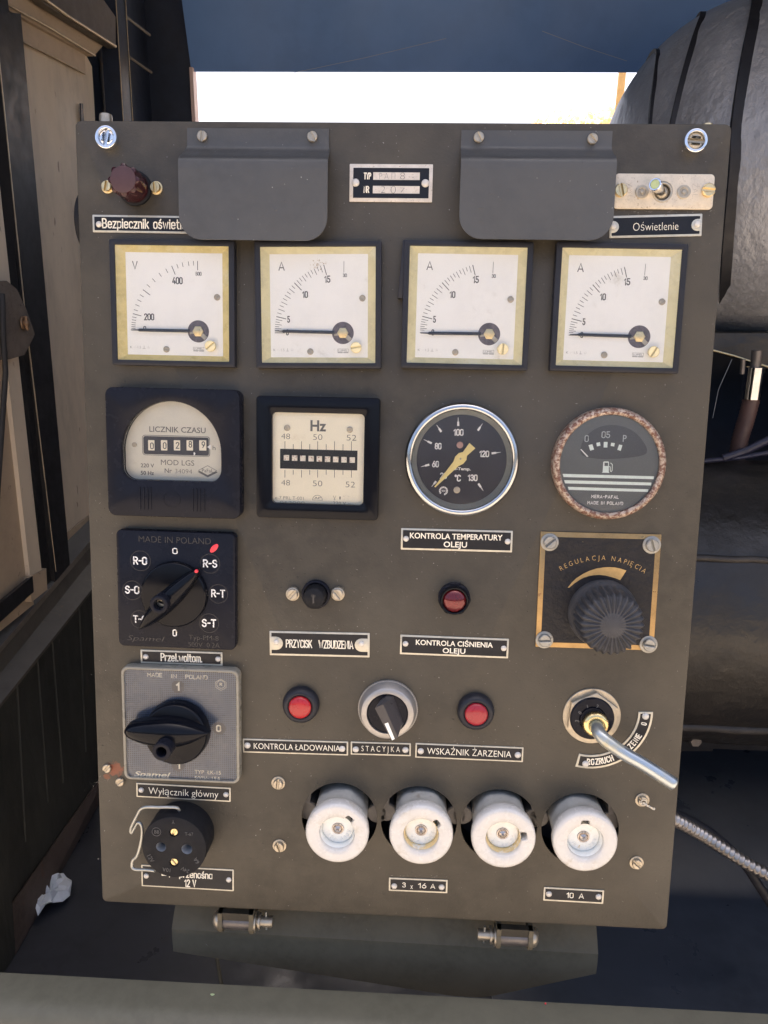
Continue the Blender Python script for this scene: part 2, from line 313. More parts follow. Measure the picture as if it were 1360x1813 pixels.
def frame(bm, o, i, z0, z1, bo=0, bi=0, m=None):
    o = ccw(o); i = ccw(i); rings = [z3(o, z0, m)]
    if bo: rings += [z3(o, z1 - bo, m), z3(inset(o, bo * .35), z1 - bo * .3, m), z3(inset(o, bo), z1, m)]
    else: rings.append(z3(o, z1, m))
    if bi: rings += [z3(inset(i, -bi), z1, m), z3(inset(i, -bi * .35), z1 - bi * .3, m), z3(i, z1 - bi, m)]
    else: rings.append(z3(i, z1, m))
    rings.append(z3(i, z0, m)); loft(bm, rings, loop=True); return bm
def lathe(bm, prof, n=48, m=None, cx=0, cy=0):
    rings = []
    for (r, z) in prof:
        rr = [Vector((cx + max(r, 1e-3) * math.cos(2 * PI * i / n), cy + max(r, 1e-3) * math.sin(2 * PI * i / n), z)) for i in range(n)]
        rings.append([m @ v for v in rr] if m else rr)
    loft(bm, rings, cap0=prof[0][1] <= prof[-1][1] + 1e-6, cap1=prof[-1][0] < .1); return bm
def box(bm, x0, x1, y0, y1, z0, z1, m=None):
    prism(bm, [(x0, y0), (x1, y0), (x1, y1), (x0, y1)], z0, z1, 0, m); return bm
def tube(bm, pts, r, n=10, caps=True):
    pts = [Vector(p) for p in pts]; k = len(pts); rs = r if isinstance(r, (list, tuple)) else [r] * k
    rings = []; up = None
    for i, p in enumerate(pts):
        t = (pts[min(i + 1, k - 1)] - pts[max(i - 1, 0)]).normalized()
        if up is None: up = t.orthogonal().normalized()
        up = (up - t * up.dot(t)).normalized(); sd_ = t.cross(up)
        rings.append([p + (up * math.cos(2 * PI * j / n) + sd_ * math.sin(2 * PI * j / n)) * rs[i] for j in range(n)])
    loft(bm, rings, cap0=caps, cap1=caps); return bm
def smooth_path(pts, sub=6):
    pts = [Vector(p) for p in pts]; out = []
    for i in range(len(pts) - 1):
        p0 = pts[max(i - 1, 0)]; p1 = pts[i]; p2 = pts[i + 1]; p3 = pts[min(i + 2, len(pts) - 1)]
        for s in range(sub):
            t = s / sub
            out.append(.5 * ((2 * p1) + (p2 - p0) * t + (2 * p0 - 5 * p1 + 4 * p2 - p3) * t * t + (3 * p1 - p0 - 3 * p2 + p3) * t ** 3))
    out.append(pts[-1]); return out
_fc = {}
def _glyph(s, bold):
    k = (s, bold)
    if k not in _fc:
        cu = bpy.data.curves.new('t', 'FONT'); cu.body = s; cu.resolution_u = 3; cu.offset = bold
        ob = bpy.data.objects.new('t', cu); me = ob.to_mesh()
        V = [tuple(v.co[:2]) for v in me.vertices]; F = [tuple(p.vertices) for p in me.polygons]
        E_ = {}
        for f in F:
            for i in range(len(f)):
                e = (f[i], f[(i + 1) % len(f)]); E_[e] = 1
        bd = [e for e in E_ if (e[1], e[0]) not in E_]
        ob.to_mesh_clear(); bpy.data.objects.remove(ob); bpy.data.curves.remove(cu)
        _fc[k] = (V, F, bd)
    return _fc[k]
_ch = None
def text(bm, s, cx, cy, h, w=None, z=0., rot=0., ex=.06, bold=0., cond=1., align='C', skew=0.):
    """flat print: cap height h, overall width w (or natural width times cond), as a thin raised sheet"""
    global _ch
    if _ch is None: _ch = max(v[1] for v in _glyph('H', 0)[0])
    V, F, bd = _glyph(s, bold)
    if not V: return bm
    sy = h / _ch; x0 = min(v[0] for v in V); x1 = max(v[0] for v in V)
    sx = (w / (x1 - x0)) if w else sy * cond
    off = {'C': (x0 + x1) / 2, 'L': x0, 'R': x1}[align]
    c, s_ = math.cos(rot), math.sin(rot); top = []; bot = []
    for (x, y) in V:
        X = (x - off) * sx; Y = (y - _ch / 2) * sy; X += Y * skew
        X, Y = cx + X * c - Y * s_, cy + X * s_ + Y * c
        top.append(bm.verts.new((X, Y, z + ex)))
        bot.append(bm.verts.new((X, Y, z)))
    for f in F:
        try: bm.faces.new([top[i] for i in f])
        except ValueError: pass
    for a, b in bd:
        try: bm.faces.new((bot[a], bot[b], top[b], top[a]))
        except ValueError: pass
    return bm
def arctext(bm, s, cx, cy, rad, a_mid, span, h, z=0., flip=False, bold=0., ex=.06, cond=.8, pen=0):
    ws = []
    for ch in s:
        if ch == ' ': ws.append(.38)
        else:
            V = _glyph(ch, bold)[0]; ws.append(max(v[0] for v in V) - min(v[0] for v in V) + .14)
    tot = sum(ws); a = a_mid + span / 2 if not flip else a_mid - span / 2
    for ch, q in zip(s, ws):
        da = span * q / tot; am = a - da / 2 if not flip else a + da / 2
        if ch != ' ' and pen: stroke(bm, ch, cx + rad * math.cos(am), cy + rad * math.sin(am), h, SF[ch][0] * h * cond + h * pen, z, pen, rot=am - PI / 2 if not flip else am + PI / 2, ex=ex)
        elif ch != ' ': text(bm, ch, cx + rad * math.cos(am), cy + rad * math.sin(am), h, None, z, am - PI / 2 if not flip else am + PI / 2, ex, bold, cond)
        a = a - da if not flip else a + da
    return bm

# ------------------------------------------------------------------ engraver's lettering: every character is a set of pen strokes (unit height)
def _arc(cx, cy, rx, ry, a0, a1, n=7): return [(cx + rx * math.cos(R(a0 + (a1 - a0) * i / n)), cy + ry * math.sin(R(a0 + (a1 - a0) * i / n))) for i in range(n + 1)]
def _stad(w, y0, y1, ry=.2): return _arc(w / 2, y1 - ry, w / 2, ry, 0, 180, 10) + _arc(w / 2, y0 + ry, w / 2, ry, 180, 360, 10) + [(w, y1 - ry)]
_W = .42; _X = .70
def _bowl(w, y0, y1): return _stad(w, y0, y1, .17)
SF = {
 '0': (.42, [_stad(.42, 0, 1)]), '1': (.24, [[(0, .76), (.2, 1), (.2, 0)]]),
 '2': (.42, [_arc(.21, .79, .21, .21, 175, -20) + [(.36, .6), (0, 0), (.42, 0)]]),
 '3': (.42, [_arc(.2, .76, .2, .24, 165, -80) + [(.17, .53)], [(.17, .53)] + _arc(.2, .27, .22, .27, 80, -165)]),
 '4': (.46, [[(.28, 1), (0, .26), (.46, .26)], [(.35, .5), (.35, 0)]]),
 '5': (.42, [[(.38, 1), (.06, 1), (.04, .52)] + _arc(.2, .32, .22, .3, 120, -160, 10)]),
 '6': (.42, [[(.3, 1), (.05, .5)] + _arc(.21, .3, .21, .3, 150, 510, 16)]),
 '7': (.42, [[(0, 1), (.42, 1), (.14, 0)]]),
 '8': (.42, [_arc(.21, .76, .19, .24, 0, 360, 16), _arc(.21, .27, .21, .27, 0, 360, 16)]),
 '9': (.42, [_arc(.21, .7, .21, .3, -30, -390, 16)[:1] + _arc(.21, .7, .21, .3, -30, 330, 16) + [(.38, .5), (.12, 0)]]),
 'A': (.5, [[(0, 0), (.25, 1), (.5, 0)], [(.09, .3), (.41, .3)]]), 'B': (.44, [[(0, 0), (0, 1), (.2, 1)] + _arc(.2, .76, .2, .24, 90, -90) + [(0, .52)], [(.2, .52)] + _arc(.22, .26, .22, .26, 90, -90) + [(0, 0)]]),
 'C': (.42, [_arc(.22, .78, .2, .22, 10, 180) + _arc(.22, .22, .22, .22, 180, 350)]), 'D': (.44, [[(0, 0), (0, 1), (.2, 1)] + _arc(.2, .75, .24, .25, 90, 0) + _arc(.2, .25, .24, .25, 0, -90) + [(0, 0)]]),
 'E': (.38, [[(.38, 1), (0, 1), (0, 0), (.38, 0)], [(0, .52), (.32, .52)]]), 'F': (.38, [[(.38, 1), (0, 1), (0, 0)], [(0, .52), (.32, .52)]]), 'G': (.44, [_arc(.22, .78, .2, .22, 10, 180) + _arc(.22, .22, .22, .22, 180, 360) + [(.44, .48), (.26, .48)]]),
 'H': (.44, [[(0, 0), (0, 1)], [(.44, 0), (.44, 1)], [(0, .52), (.44, .52)]]), 'I': (.04, [[(.02, 0), (.02, 1)]]), 'J': (.34, [[(.3, 1), (.3, .2)] + _arc(.15, .18, .15, .18, 0, -150)]),
 'K': (.46, [[(0, 0), (0, 1)], [(.42, 1), (.04, .42)], [(.16, .6), (.46, 0)]]), 'L': (.36, [[(0, 1), (0, 0), (.36, 0)]]), 'M': (.56, [[(0, 0), (0, 1), (.28, .4), (.56, 1), (.56, 0)]]),
 'N': (.44, [[(0, 0), (0, 1), (.44, 0), (.44, 1)]]), 'O': (.44, [_stad(.44, 0, 1)]), 'P': (.42, [[(0, 0), (0, 1), (.2, 1)] + _arc(.2, .74, .22, .26, 90, -90) + [(0, .48)]]),
 'R': (.44, [[(0, 0), (0, 1), (.2, 1)] + _arc(.2, .75, .22, .25, 90, -90) + [(0, .5)], [(.2, .5), (.44, 0)]]), 'S': (.42, [_arc(.21, .77, .2, .23, 15, 230, 8) + _arc(.21, .26, .21, .26, 60, -165, 9)]),
 'T': (.46, [[(0, 1), (.46, 1)], [(.23, 1), (.23, 0)]]), 'U': (.44, [[(0, 1)] + _arc(.22, .22, .22, .22, 180, 360, 9) + [(.44, 1)]]), 'V': (.48, [[(0, 1), (.24, 0), (.48, 1)]]),
 'W': (.7, [[(0, 1), (.18, 0), (.35, .8), (.52, 0), (.7, 1)]]), 'Y': (.46, [[(0, 1), (.23, .48), (.46, 1)], [(.23, .48), (.23, 0)]]), 'Z': (.42, [[(0, 1), (.42, 1), (0, 0), (.42, 0)]]),
 'a': (.36, [_bowl(.36, 0, _X), [(.36, _X), (.36, 0)]]), 'b': (.36, [[(0, 1), (0, 0)], _bowl(.36, 0, _X)]), 'c': (.34, [_arc(.18, _X - .17, .17, .17, 10, 180) + _arc(.18, .17, .18, .17, 180, 350)]),
 'e': (.36, [[(0, .36), (.36, .36)] + _arc(.18, _X - .17, .18, .17, 0, 180) + _arc(.18, .17, .18, .17, 180, 340)]), 'i': (.05, [[(.02, 0), (.02, _X)], [(.02, .88), (.02, .97)]]),
 'k': (.34, [[(0, 0), (0, 1)], [(.32, _X), (.03, .28)], [(.12, .4), (.34, 0)]]), 'l': (.05, [[(.02, 0), (.02, 1)]]), 'm': (.56, [[(0, 0), (0, _X)], [(0, .5)] + _arc(.14, .54, .14, .16, 160, 0) + [(.28, 0)], [(.28, .5)] + _arc(.42, .54, .14, .16, 160, 0) + [(.56, 0)]]),
 'n': (.34, [[(0, 0), (0, _X)], [(0, .5)] + _arc(.17, .52, .17, .18, 160, 0) + [(.34, 0)]]), 'o': (.36, [_bowl(.36, 0, _X)]), 'p': (.36, [[(0, _X), (0, -.26)], _bowl(.36, 0, _X)]), 'r': (.24, [[(0, 0), (0, _X)], [(0, .5)] + _arc(.16, .52, .16, .18, 160, 60)]),
 's': (.32, [_arc(.16, _X - .17, .15, .17, 20, 230, 7) + _arc(.16, .18, .16, .18, 60, -160, 8)]), 't': (.26, [[(.1, .98), (.1, .12), (.17, 0), (.26, 0)], [(0, _X), (.25, _X)]]), 'w': (.52, [[(0, _X), (.13, 0), (.26, .6), (.39, 0), (.52, _X)]]),
 'z': (.32, [[(0, _X), (.32, _X), (0, 0), (.32, 0)]]), '.': (.05, [[(.02, 0), (.02, .09)]]), ',': (.08, [[(.05, .1), (0, -.14)]]), '-': (.26, [[(0, .5), (.26, .5)]]), '°': (.2, [_arc(.1, .88, .1, .12, 0, 360, 10)]), ' ': (.24, []),
}
SF['ś'] = (SF['s'][0], SF['s'][1] + [[(.13, .84), (.24, 1.02)]]); SF['ł'] = (.14, [[(.07, 0), (.07, 1)], [(0, .42), (.14, .6)]])
SF['Ż'] = (SF['Z'][0], SF['Z'][1] + [[(.21, 1.12), (.21, 1.2)]])
def stroke(bm, s, cx, cy, h, w=None, z=0., wt=.13, gap=.17, rot=0., ex=.06, align='C'):
    x = 0.; st = []
    for ch in s:
        g = SF[ch]
        for pl in g[1]: st.append([(x + a, b) for a, b in pl])
        x += g[0] + gap
    tw = x - gap; t = h * wt; sx = ((w - t) / tw) if w else h; sy = h - t
    c_, s_ = math.cos(rot), math.sin(rot); off = {'C': tw / 2, 'L': 0, 'R': tw}[align]
    for pl in st:
        P_ = []
        for a, b in pl:
            q = Vector(((a - off) * sx, (b - .5) * sy))
            if not P_ or (q - P_[-1]).length > 1e-4: P_.append(q)
        n = len(P_); closed = n > 3 and (P_[0] - P_[-1]).length < 1e-3
        rings = []
        for i, p in enumerate(P_):
            a = P_[i - 1] if i else (P_[-2] if closed else None); b = P_[i + 1] if i < n - 1 else (P_[1] if closed else None)
            e1 = (p - a).normalized() if a is not None else None; e2 = (b - p).normalized() if b is not None else None
            if e1 is None: e1 = e2
            if e2 is None: e2 = e1
            n1 = Vector((-e1.y, e1.x)); n2 = Vector((-e2.y, e2.x)); m_ = n1 + n2; k = m_.length_squared; m_ = m_ * (2 / k) if k > .6 else m_.normalized() * 1.3 if k > .01 else n1
            pe = p if closed or 0 < i < n - 1 else (p - e1 * t * .42 if i == 0 else p + e1 * t * .42)
            l, r_ = pe + m_ * t / 2, pe - m_ * t / 2
            f = lambda v, zz: Vector((cx + v.x * c_ - v.y * s_, cy + v.x * s_ + v.y * c_, zz))
            rings.append([f(l, z + ex), f(r_, z + ex), f(r_, z), f(l, z)])
        if n > 1: loft(bm, rings)
    return bm

def tomesh(name, bm, sharp=32):
    bmesh.ops.remove_doubles(bm, verts=bm.verts, dist=1e-5)
    bmesh.ops.recalc_face_normals(bm, faces=bm.faces)
    for v in bm.verts: v.co *= .001
    me = bpy.data.meshes.new(name); bm.to_mesh(me); bm.free()
    me.polygons.foreach_set('use_smooth', [True] * len(me.polygons))
    me.set_sharp_from_angle(angle=R(sharp)); return me
PRINT = {'lettering', 'scale_marks', 'small_print', 'moulded_lettering', 'position_lettering', 'numerals', 'stamped_number', 'stripes_and_symbol', 'strands'}
def mk(name, bm, m, parent=None, sharp=32, loc=None, rz=0):
    me = bm if isinstance(bm, bpy.types.Mesh) else tomesh(name, bm, sharp)
    if m and not me.materials: me.materials.append(M[m] if isinstance(m, str) else m)
    o = bpy.data.objects.new(name, me); COL.objects.link(o)
    if parent: o.parent = parent
    if loc is not None: o.location = Vector(loc) * .001
    if rz: o.rotation_euler = (0, 0, rz)
    if name in PRINT: o['kind'] = 'stuff'
    return o
def tag(o, label=None, cat=None, group=None, kind=None):
    if label: o['label'] = label
    if cat: o['category'] = cat
    if group: o['group'] = group
    if kind: o['kind'] = kind
    return o
def thing(name, label, cat, uv=(0, 0, 0), rot=0, group=None):
    """an Empty standing on the panel face at uv (mm)"""
    o = bpy.data.objects.new(name, None); COL.objects.link(o); o.empty_display_size = .01
    u = Vector((uv[0], uv[1], uv[2] if len(uv) > 2 else 0))
    o.matrix_world = Matrix.Translation(PF @ u * .001) @ PF.to_4x4() @ Matrix.Rotation(rot, 4, 'Z')
    return tag(o, label, cat, group)
def wthing(name, label, cat, loc, group=None):
    o = bpy.data.objects.new(name, None); COL.objects.link(o); o.location = Vector(loc) * .001; o.empty_display_size = .05
    return tag(o, label, cat, group)
def wmk(name, bm, m, label=None, cat=None, parent=None, kind=None, sharp=32):
    """mesh drawn in world mm; a top-level one gets its origin at its own base"""
    if parent is not None:
        off = Vector(parent.location) * 1000
        for v in bm.verts: v.co -= off
        return tag(mk(name, bm, m, parent, sharp), label, cat, None, kind)
    xs = [v.co for v in bm.verts]
    o = Vector((sum(v.x for v in xs) / len(xs), sum(v.y for v in xs) / len(xs), min(v.z for v in xs)))
    for v in bm.verts: v.co -= o
    return tag(mk(name, bm, m, None, sharp, loc=o), label, cat, None, kind)
def quadbox(bm, pts, d):
    """a slab: four points and a thickness vector d"""
    a = [Vector(p) for p in pts]; d = Vector(d); loft(bm, [a, [p + d for p in a]]); return bm

# slotted screw head with a real slot
_sc = {}
def screwmesh(r, h, dome=0, slot=.2, phil=False):
    k = (r, h, dome, slot)
    if k in _sc: return _sc[k]
    bm = B(); sw = r * slot; n = 9
    lathe(bm, [(r, 0), (r, h * .4), (.01, h * .4)], 20); bm.faces.ensure_lookup_table()
    for f in bm.faces:
        if all(abs(v.co.z - h * .4) < 1e-4 for v in f.verts): f.material_index = 1
    for s in (1, -1):
        a0 = math.asin(sw / r); o = [(r * math.cos(a0 + (PI - 2 * a0) * i / n), s * r * math.sin(a0 + (PI - 2 * a0) * i / n)) for i in range(n + 1)]
        o = ccw(o)
        loft(bm, [z3(o, h * .35), z3(o, h * .8), z3(inset(o, r * .12), h)])
    _sc[k] = tomesh('screw', bm, 40); return _sc[k]
_wm = {}
def washermesh(ro, ri, h):
    k = (ro, ri, h)
    if k not in _wm: _wm[k] = tomesh('washer', frame(B(), circ(ro, 28), circ(ri, 28), 0, h, h * .3), 40)
    return _wm[k]
_mc = {}
def wm(me, m):                                   # mesh data copy per material, shared
    k = (me.name, m)
    if k not in _mc:
        c = me.copy(); c.materials.clear(); c.materials.append(M[m])
        if me.name.startswith('screw'): c.materials.append(M['shadetone'])
        _mc[k] = c
    return _mc[k]
def screw(parent, x, y, z, r, h=1.6, ang=0., m='steel', washer=0, wmat='steel', slot=.2):
    zz = z
    if washer:
        wo_ = mk('washer', wm(washermesh(washer, r * .5, .8), wmat), None, parent, loc=(x, y, z)); zz = z + .8
    return mk('screw', wm(screwmesh(r, h, 0, slot), m), None, parent, loc=(x, y, zz), rz=R(ang))
_rv = {}
def rivet(parent, x, y, z, r=2.3, m='alu'):
    if r not in _rv: _rv[r] = tomesh('rivet', lathe(B(), [(r, 0), (r, .3), (r * .93, .8), (r * .7, 1.3), (r * .35, 1.55), (.02, 1.6)], 18), 60)
    return mk('rivet', wm(_rv[r], m), None, parent, loc=(x, y, z))
# ------------------------------------------------------------------ flat plates with holes
def holed(bm, o, holes, z0, z1, bev=0, back=True):
    o = ccw(o); rings = [z3(o, z0)]
    if bev: rings += [z3(o, z1 - bev), z3(inset(o, bev * .3), z1 - bev * .3), z3(inset(o, bev), z1)]
    else: rings.append(z3(o, z1))
    vs = loft(bm, rings, cap0=False, cap1=False); ed = []
    def le(r): return [bm.edges.get((r[i], r[(i + 1) % len(r)])) or bm.edges.new((r[i], r[(i + 1) % len(r)])) for i in range(len(r))]
    ed += le(vs[-1]); bk = le(vs[0])
    for h, dz in holes:
        hv = loft(bm, [z3(h, z1), z3(h, z1 - dz)], cap0=False, cap1=False); ed += le(hv[0])
    bmesh.ops.triangle_fill(bm, use_beauty=True, edges=ed)
    return bm
def quad(a, b, c, d, z=0.):
    a, b, c, d = [P(*p, z) for p in (a, b, c, d)]
    ce = (a + b + c + d) / 4; w_ = ((b - a).length + (c - d).length) / 2; h_ = ((a - d).length + (b - c).length) / 2
    x = (b - a) + (c - d); return ce, w_, h_, math.atan2(x.y, x.x)
def zl(c, ox, oy, zs, z):                       # enlarged-photo point -> thing-local mm at height z
    def f(X, Y):
        q = P(ox + X / zs, oy + Y / zs, z) - c; return (q.x, q.y)
    return f
_in = {}
def inst(name, key, build, m, parent, loc=None, rz=0, sharp=32):
    k = (name, key)
    if k not in _in: _in[k] = tomesh(name, build(), sharp); _in[k].materials.append(M[m])
    return mk(name, _in[k], None, parent, loc=loc, rz=rz)

# ------------------------------------------------------------------ the control panel housing
HOLES = [(601, 1449), (741.5, 1455), (883.5, 1461), (1027, 1468)]
HR = 32.8
panel = tag(bpy.data.objects.new('control_panel', None), 'tilted olive drab steel control panel box carrying all the gauges and switches', 'control panel')
COL.objects.link(panel); panel.matrix_world = PF.to_4x4()
bm = B(); hp = [P(*h) for h in HOLES]
holed(bm, rrect(500, 660.2, 5, 6, 250, 330.1), [(circ(HR, 56, p.x, p.y), 2) for p in hp], -78, 0, 2.6)
mk('panel_sheet', bm, 'panel', panel)
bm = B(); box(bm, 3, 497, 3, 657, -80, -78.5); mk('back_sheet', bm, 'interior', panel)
def latch(px, py, ang, m1):
    c = P(px, py, 4)
    f = mk('fastener_ring', frame(B(), circ(8.6, 40), circ(6.3, 40), 0, 5.2, .9, .5), 'chrome', panel, loc=(c.x, c.y, 0))
    bm = B(); lathe(bm, [(6.3, 0), (6.3, 2.0), (.01, 2.0)], 30)
    for s in (1, -1):
        a0 = .16; o = ccw([(6.2 * math.cos(a0 + (PI - 2 * a0) * i / 12), s * 6.2 * math.sin(a0 + (PI - 2 * a0) * i / 12)) for i in range(13)])
        loft(bm, [z3(o, 1.8), z3(o, 2.8), z3(inset(o, 1.2), 3.9), z3(inset(o, 2.3), 4.3)])
    mk('fastener_screw', bm, m1, panel, loc=(c.x, c.y, 0), rz=R(ang), sharp=50)
latch(188, 243, 78, 'chrome'); latch(1232, 249, -4, 'steel')
for (x, y, a) in ((493, 1386, 85), (495, 1497, 112), (1137, 1416, 140), (1127, 1527, 140)):
    c = P(x, y); screw(panel, c.x, c.y, 0, 4.3, 3.2, a, 'steel', 6.0, 'steel')
for (x, y, a) in ((189, 1361, 50), (212, 1385, 40)):
    c = P(x, y, 1.5); screw(panel, c.x, c.y, 0, 3.7, 2.4, a, 'steel')
bm = B(); rs = random.Random(3)
SC = [(478, 655, 1112, 3), (709, 901, 1122, 3), (711, 908, 982, 4), (430, 617, 1306, 3), (621, 728, 1308, 4), (736, 927, 1314, 3), (689, 793, 1551, 2), (1020, 1160, 1345, 16), (150, 230, 1395, 14), (720, 800, 932, 8), (1088, 1265, 376, 3), (500, 660, 1040, 60), (200, 1150, 1560, 60), (200, 1200, 690, 20), (1170, 1230, 900, 240), (160, 182, 1000, 300)]
for k in range(260):
    x0, x1, y, dy = rs.choice(SC); p = P(rs.uniform(x0, x1), y + rs.gauss(0, dy)); a = rs.uniform(0, PI) if dy > 12 else rs.gauss(0, .5); ln = rs.choice((.5, .6, .8, 1.0, 1.6, 2.6)) * (1 if rs.random() < .93 else 3); wd = rs.uniform(.07, .2)
    if any((p - hq).length < HR + 3 for hq in hp): continue
    d = Vector((math.cos(a), math.sin(a))) * ln; n_ = Vector((-math.sin(a), math.cos(a))) * wd; q = p.to_2d()
    prism(bm, [tuple(q - d * .5), tuple(q + n_ * rs.uniform(.3, 1.6) - d * .1), tuple(q + d * .5), tuple(q - n_ + d * .1)], 0, .04)
mk('paint_scuffs', bm, 'scuff', panel)['kind'] = 'stuff'
# nuts standing on the top flange of the box
for (x0, x1, hh, m) in ((163, 187, 8.5, 'steel'), (1253, 1275, 3.6, 'brassy')):
    a = P(x0, 212); b = P(x1, 215); r = (b.x - a.x) / 2 * .96; bm = B()
    T = Matrix.Translation(((a.x + b.x) / 2, 660.2, -14)) @ Matrix.Rotation(-PI / 2, 4, 'X')
    lathe(bm, [(r, 0), (r, hh * .7), (r * .92, hh), (r * .35, hh), (r * .33, hh - 1.2), (.01, hh - 1.2)], 24, T)
    mk('top_bolt', bm, m, panel)
ft = thing('side_dial', 'round black dial sticking out of the left flank of the panel, above the voltmeter', 'side dial', (0, P(128, 382).y, -30))
T = Matrix.Rotation(-PI / 2, 4, 'Y'); mk('disc', lathe(B(), [(27, 0), (27, 3.5), (25, 5), (.01, 5.6)], 48, T), 'matte', ft)
# string tied to the screw at the right
c = P(1137, 1416)
st = thing('string', 'short frayed piece of string tied to the upper right screw beside the last fuse', 'string', (c.x, c.y, 3.5))
bm = B()
for j in range(5):
    pts = [(random.uniform(-2, 1), random.uniform(-1, 2), .6)]
    for i in range(6): pts.append((1.5 + i * 1.5 + random.uniform(-.6, .6), -1.2 - i * .75 + random.uniform(-.7, .7), 1.2 + random.uniform(0, 2)))
    tube(bm, smooth_path(pts, 3), .38, 5)
tube(bm, [(4 * math.cos(t) * .6, 3 * math.sin(t) * .8, 1 + .3 * math.sin(3 * t)) for t in [i * .5 for i in range(26)]], .45, 5)
mk('strands', bm, 'string', st)

# ------------------------------------------------------------------ hoods screwed over the lamps
def hood(label, ftl, ftr, y0, yb, xl, xr, screws, grp):
    a = P(*ftl); b = P(*ftr); c = (a + b) / 2; W1 = (b - a).length; top = P((ftl[0] + ftr[0]) / 2, y0).y
    H = 20.0; bl = P(xl, 330, H); br = P(xr, 330, H); W2 = br.x - bl.x; cx2 = (bl.x + br.x) / 2
    vb = P((xl + xr) / 2, yb, H).y; f = P(ftl[0], 262).y
    t = thing('lamp_hood', label, 'lamp hood', (cx2, vb, 0), 0, grp)
    prof = [(top, 1.2, W1), (f + 1.5, 1.2, W1)]
    for k in range(1, 9):
        s = k / 8; e = s * s * (3 - 2 * s); prof.append((f + 1.5 - 17 * s, 1.2 + (H - 1.2) * e, W1 + (W2 - W1) * min(1, s * 1.3) ** .6))
    rr = 17.; n = 8; y1 = vb + rr
    for k in range(1, 7): prof.append((f - 15.5 + (y1 - f + 15.5) * k / 6, H, W2))
    for k in range(1, n + 1):
        q = PI / 2 * k / n; prof.append((y1 - rr * math.sin(q), H, W2 - 2 * rr * (1 - math.cos(q))))
    bm = B(); m = 12; rows = []
    for (y, z, wd) in prof: rows.append([(x_ * wd / 2, y - vb, z) for x_ in [-1 + 2 * i / m for i in range(m + 1)]])
    f_ = [[bm.verts.new(p) for p in r] for r in rows]
    for i in range(len(f_) - 1):
        for j in range(m): bm.faces.new((f_[i][j], f_[i][j + 1], f_[i + 1][j + 1], f_[i + 1][j]))
    bmesh.ops.recalc_face_normals(bm, faces=bm.faces)
    bmesh.ops.solidify(bm, geom=bm.faces[:], thickness=1.1)
    zs = [v.co.z for v in bm.verts]; sh = -min(zs) + .05
    for v in bm.verts: v.co.z += sh
    mk('sheet', bm, 'cover', t, sharp=40)
    for (x, y, an) in screws:
        q = P(x, y, 2); screw(t, q.x - cx2, q.y - vb, 1.3 + .0, 3.9, 2.2, an, 'steel')
    return t
hood('bent sheet metal hood above the voltmeter, half hiding the long lettered plate', (332, 228), (583, 230), 228, 425, 316, 580, ((358, 241, 84), (553, 242, 120)), 'bent sheet metal lamp hoods')
hood('bent sheet metal hood between the type plate and the toggle switch', (818, 232), (1085, 234), 232, 424, 815, 1090, ((848, 243, 118), (1049, 246, 130)), 'bent sheet metal lamp hoods')

# ------------------------------------------------------------------ riveted label plates
def label_plate(q, lines, label, riv, ears=False, bord=1.5, m='plate', letter='cream', rr=2.4):
    c, W_, H_, ro = quad(*q, .7)
    t = thing('label_plate', label, 'label plate', (c.x, c.y, 0), ro, 'riveted label plates')
    bm = B(); prism(bm, rrect(W_, H_, .5, 2), 0, .7, .12)
    mk('plate', bm, m, t)
    mk('field', prism(B(), rrect(W_ - 2 * bord, H_ - 2 * bord, .3, 2), .7, .78), 'enamel', t)
    rp = []
    for (x, y) in riv:
        p = P(x, y, 1.2); dx, dy = p.x - c.x, p.y - c.y
        rp.append((dx * math.cos(-ro) - dy * math.sin(-ro), dx * math.sin(-ro) + dy * math.cos(-ro)))
    if ears:
        for (x, y) in rp:
            s = 1 if x > 0 else -1; e = H_ * .27; o = [(s * (W_ / 2 - bord * .6), e), (x, e)] + [(x - s * e * math.sin(k * PI / 8), e * math.cos(k * PI / 8)) for k in range(1, 8)] + [(x, -e), (s * (W_ / 2 - bord * .6), -e)]
            mk('ear', prism(B(), o, .78, .9, .04), m, t)
    for (x, y) in rp: rivet(t, x, y, .8, rr)
    bm = B()
    for (s, cx, cy, h, w_, bo) in lines:
        if bo > .05: stroke(bm, s, cx * W_, cy * H_, h * H_, w_ * W_, .78, bo)
        else: text(bm, s, cx * W_, cy * H_, h * H_, w_ * W_, .78, bold=bo)
    mk('lettering', bm, letter, t)
    return t
LP = label_plate
LP(((164, 379), (362, 384), (362, 413), (164, 412)), [('Bezpiecznik oświetlenia', .015, .02, .58, .86, .125)], 'long black plate lettered Bezpiecznik, right end hidden under the left hood', [(175, 397), (357, 399)])
LP(((1084, 383), (1244, 378), (1242, 418), (1075, 421)), [('Oświetlenie', .0, -.02, .36, .49, -.015)], 'black plate reading Oświetlenie under the toggle switch', [(1086, 401), (1235, 397)], True, 1.6)
LP(((711, 935), (908, 940), (907, 978), (709, 973)), [('KONTROLA TEMPERATURY', -.005, .17, .25, .83, .018), ('OLEJU', -.01, -.20, .25, .21, .018)], 'black plate reading Kontrola temperatury oleju under the chromed gauge', [(719, 954), (899, 959)])
LP(((709, 1124), (901, 1131), (900, 1166), (708, 1158)), [('KONTROLA CIŚNIENIA', .0, .15, .25, .71, .018), ('OLEJU', -.0, -.22, .25, .21, .018)], 'black plate reading Kontrola ciśnienia oleju under the dark red lamp', [(718, 1140), (892, 1148)])
LP(((478, 1117), (655, 1121), (654, 1164), (477, 1160)), [('PRZYCISK', -.205, .0, .34, .265, .12), ('WZBUDZENIA', .165, -.0, .34, .35, .12)], 'plate reading Przycisk wzbudzenia under the black push button', [(489, 1137), (640, 1140)], True, 1.6)
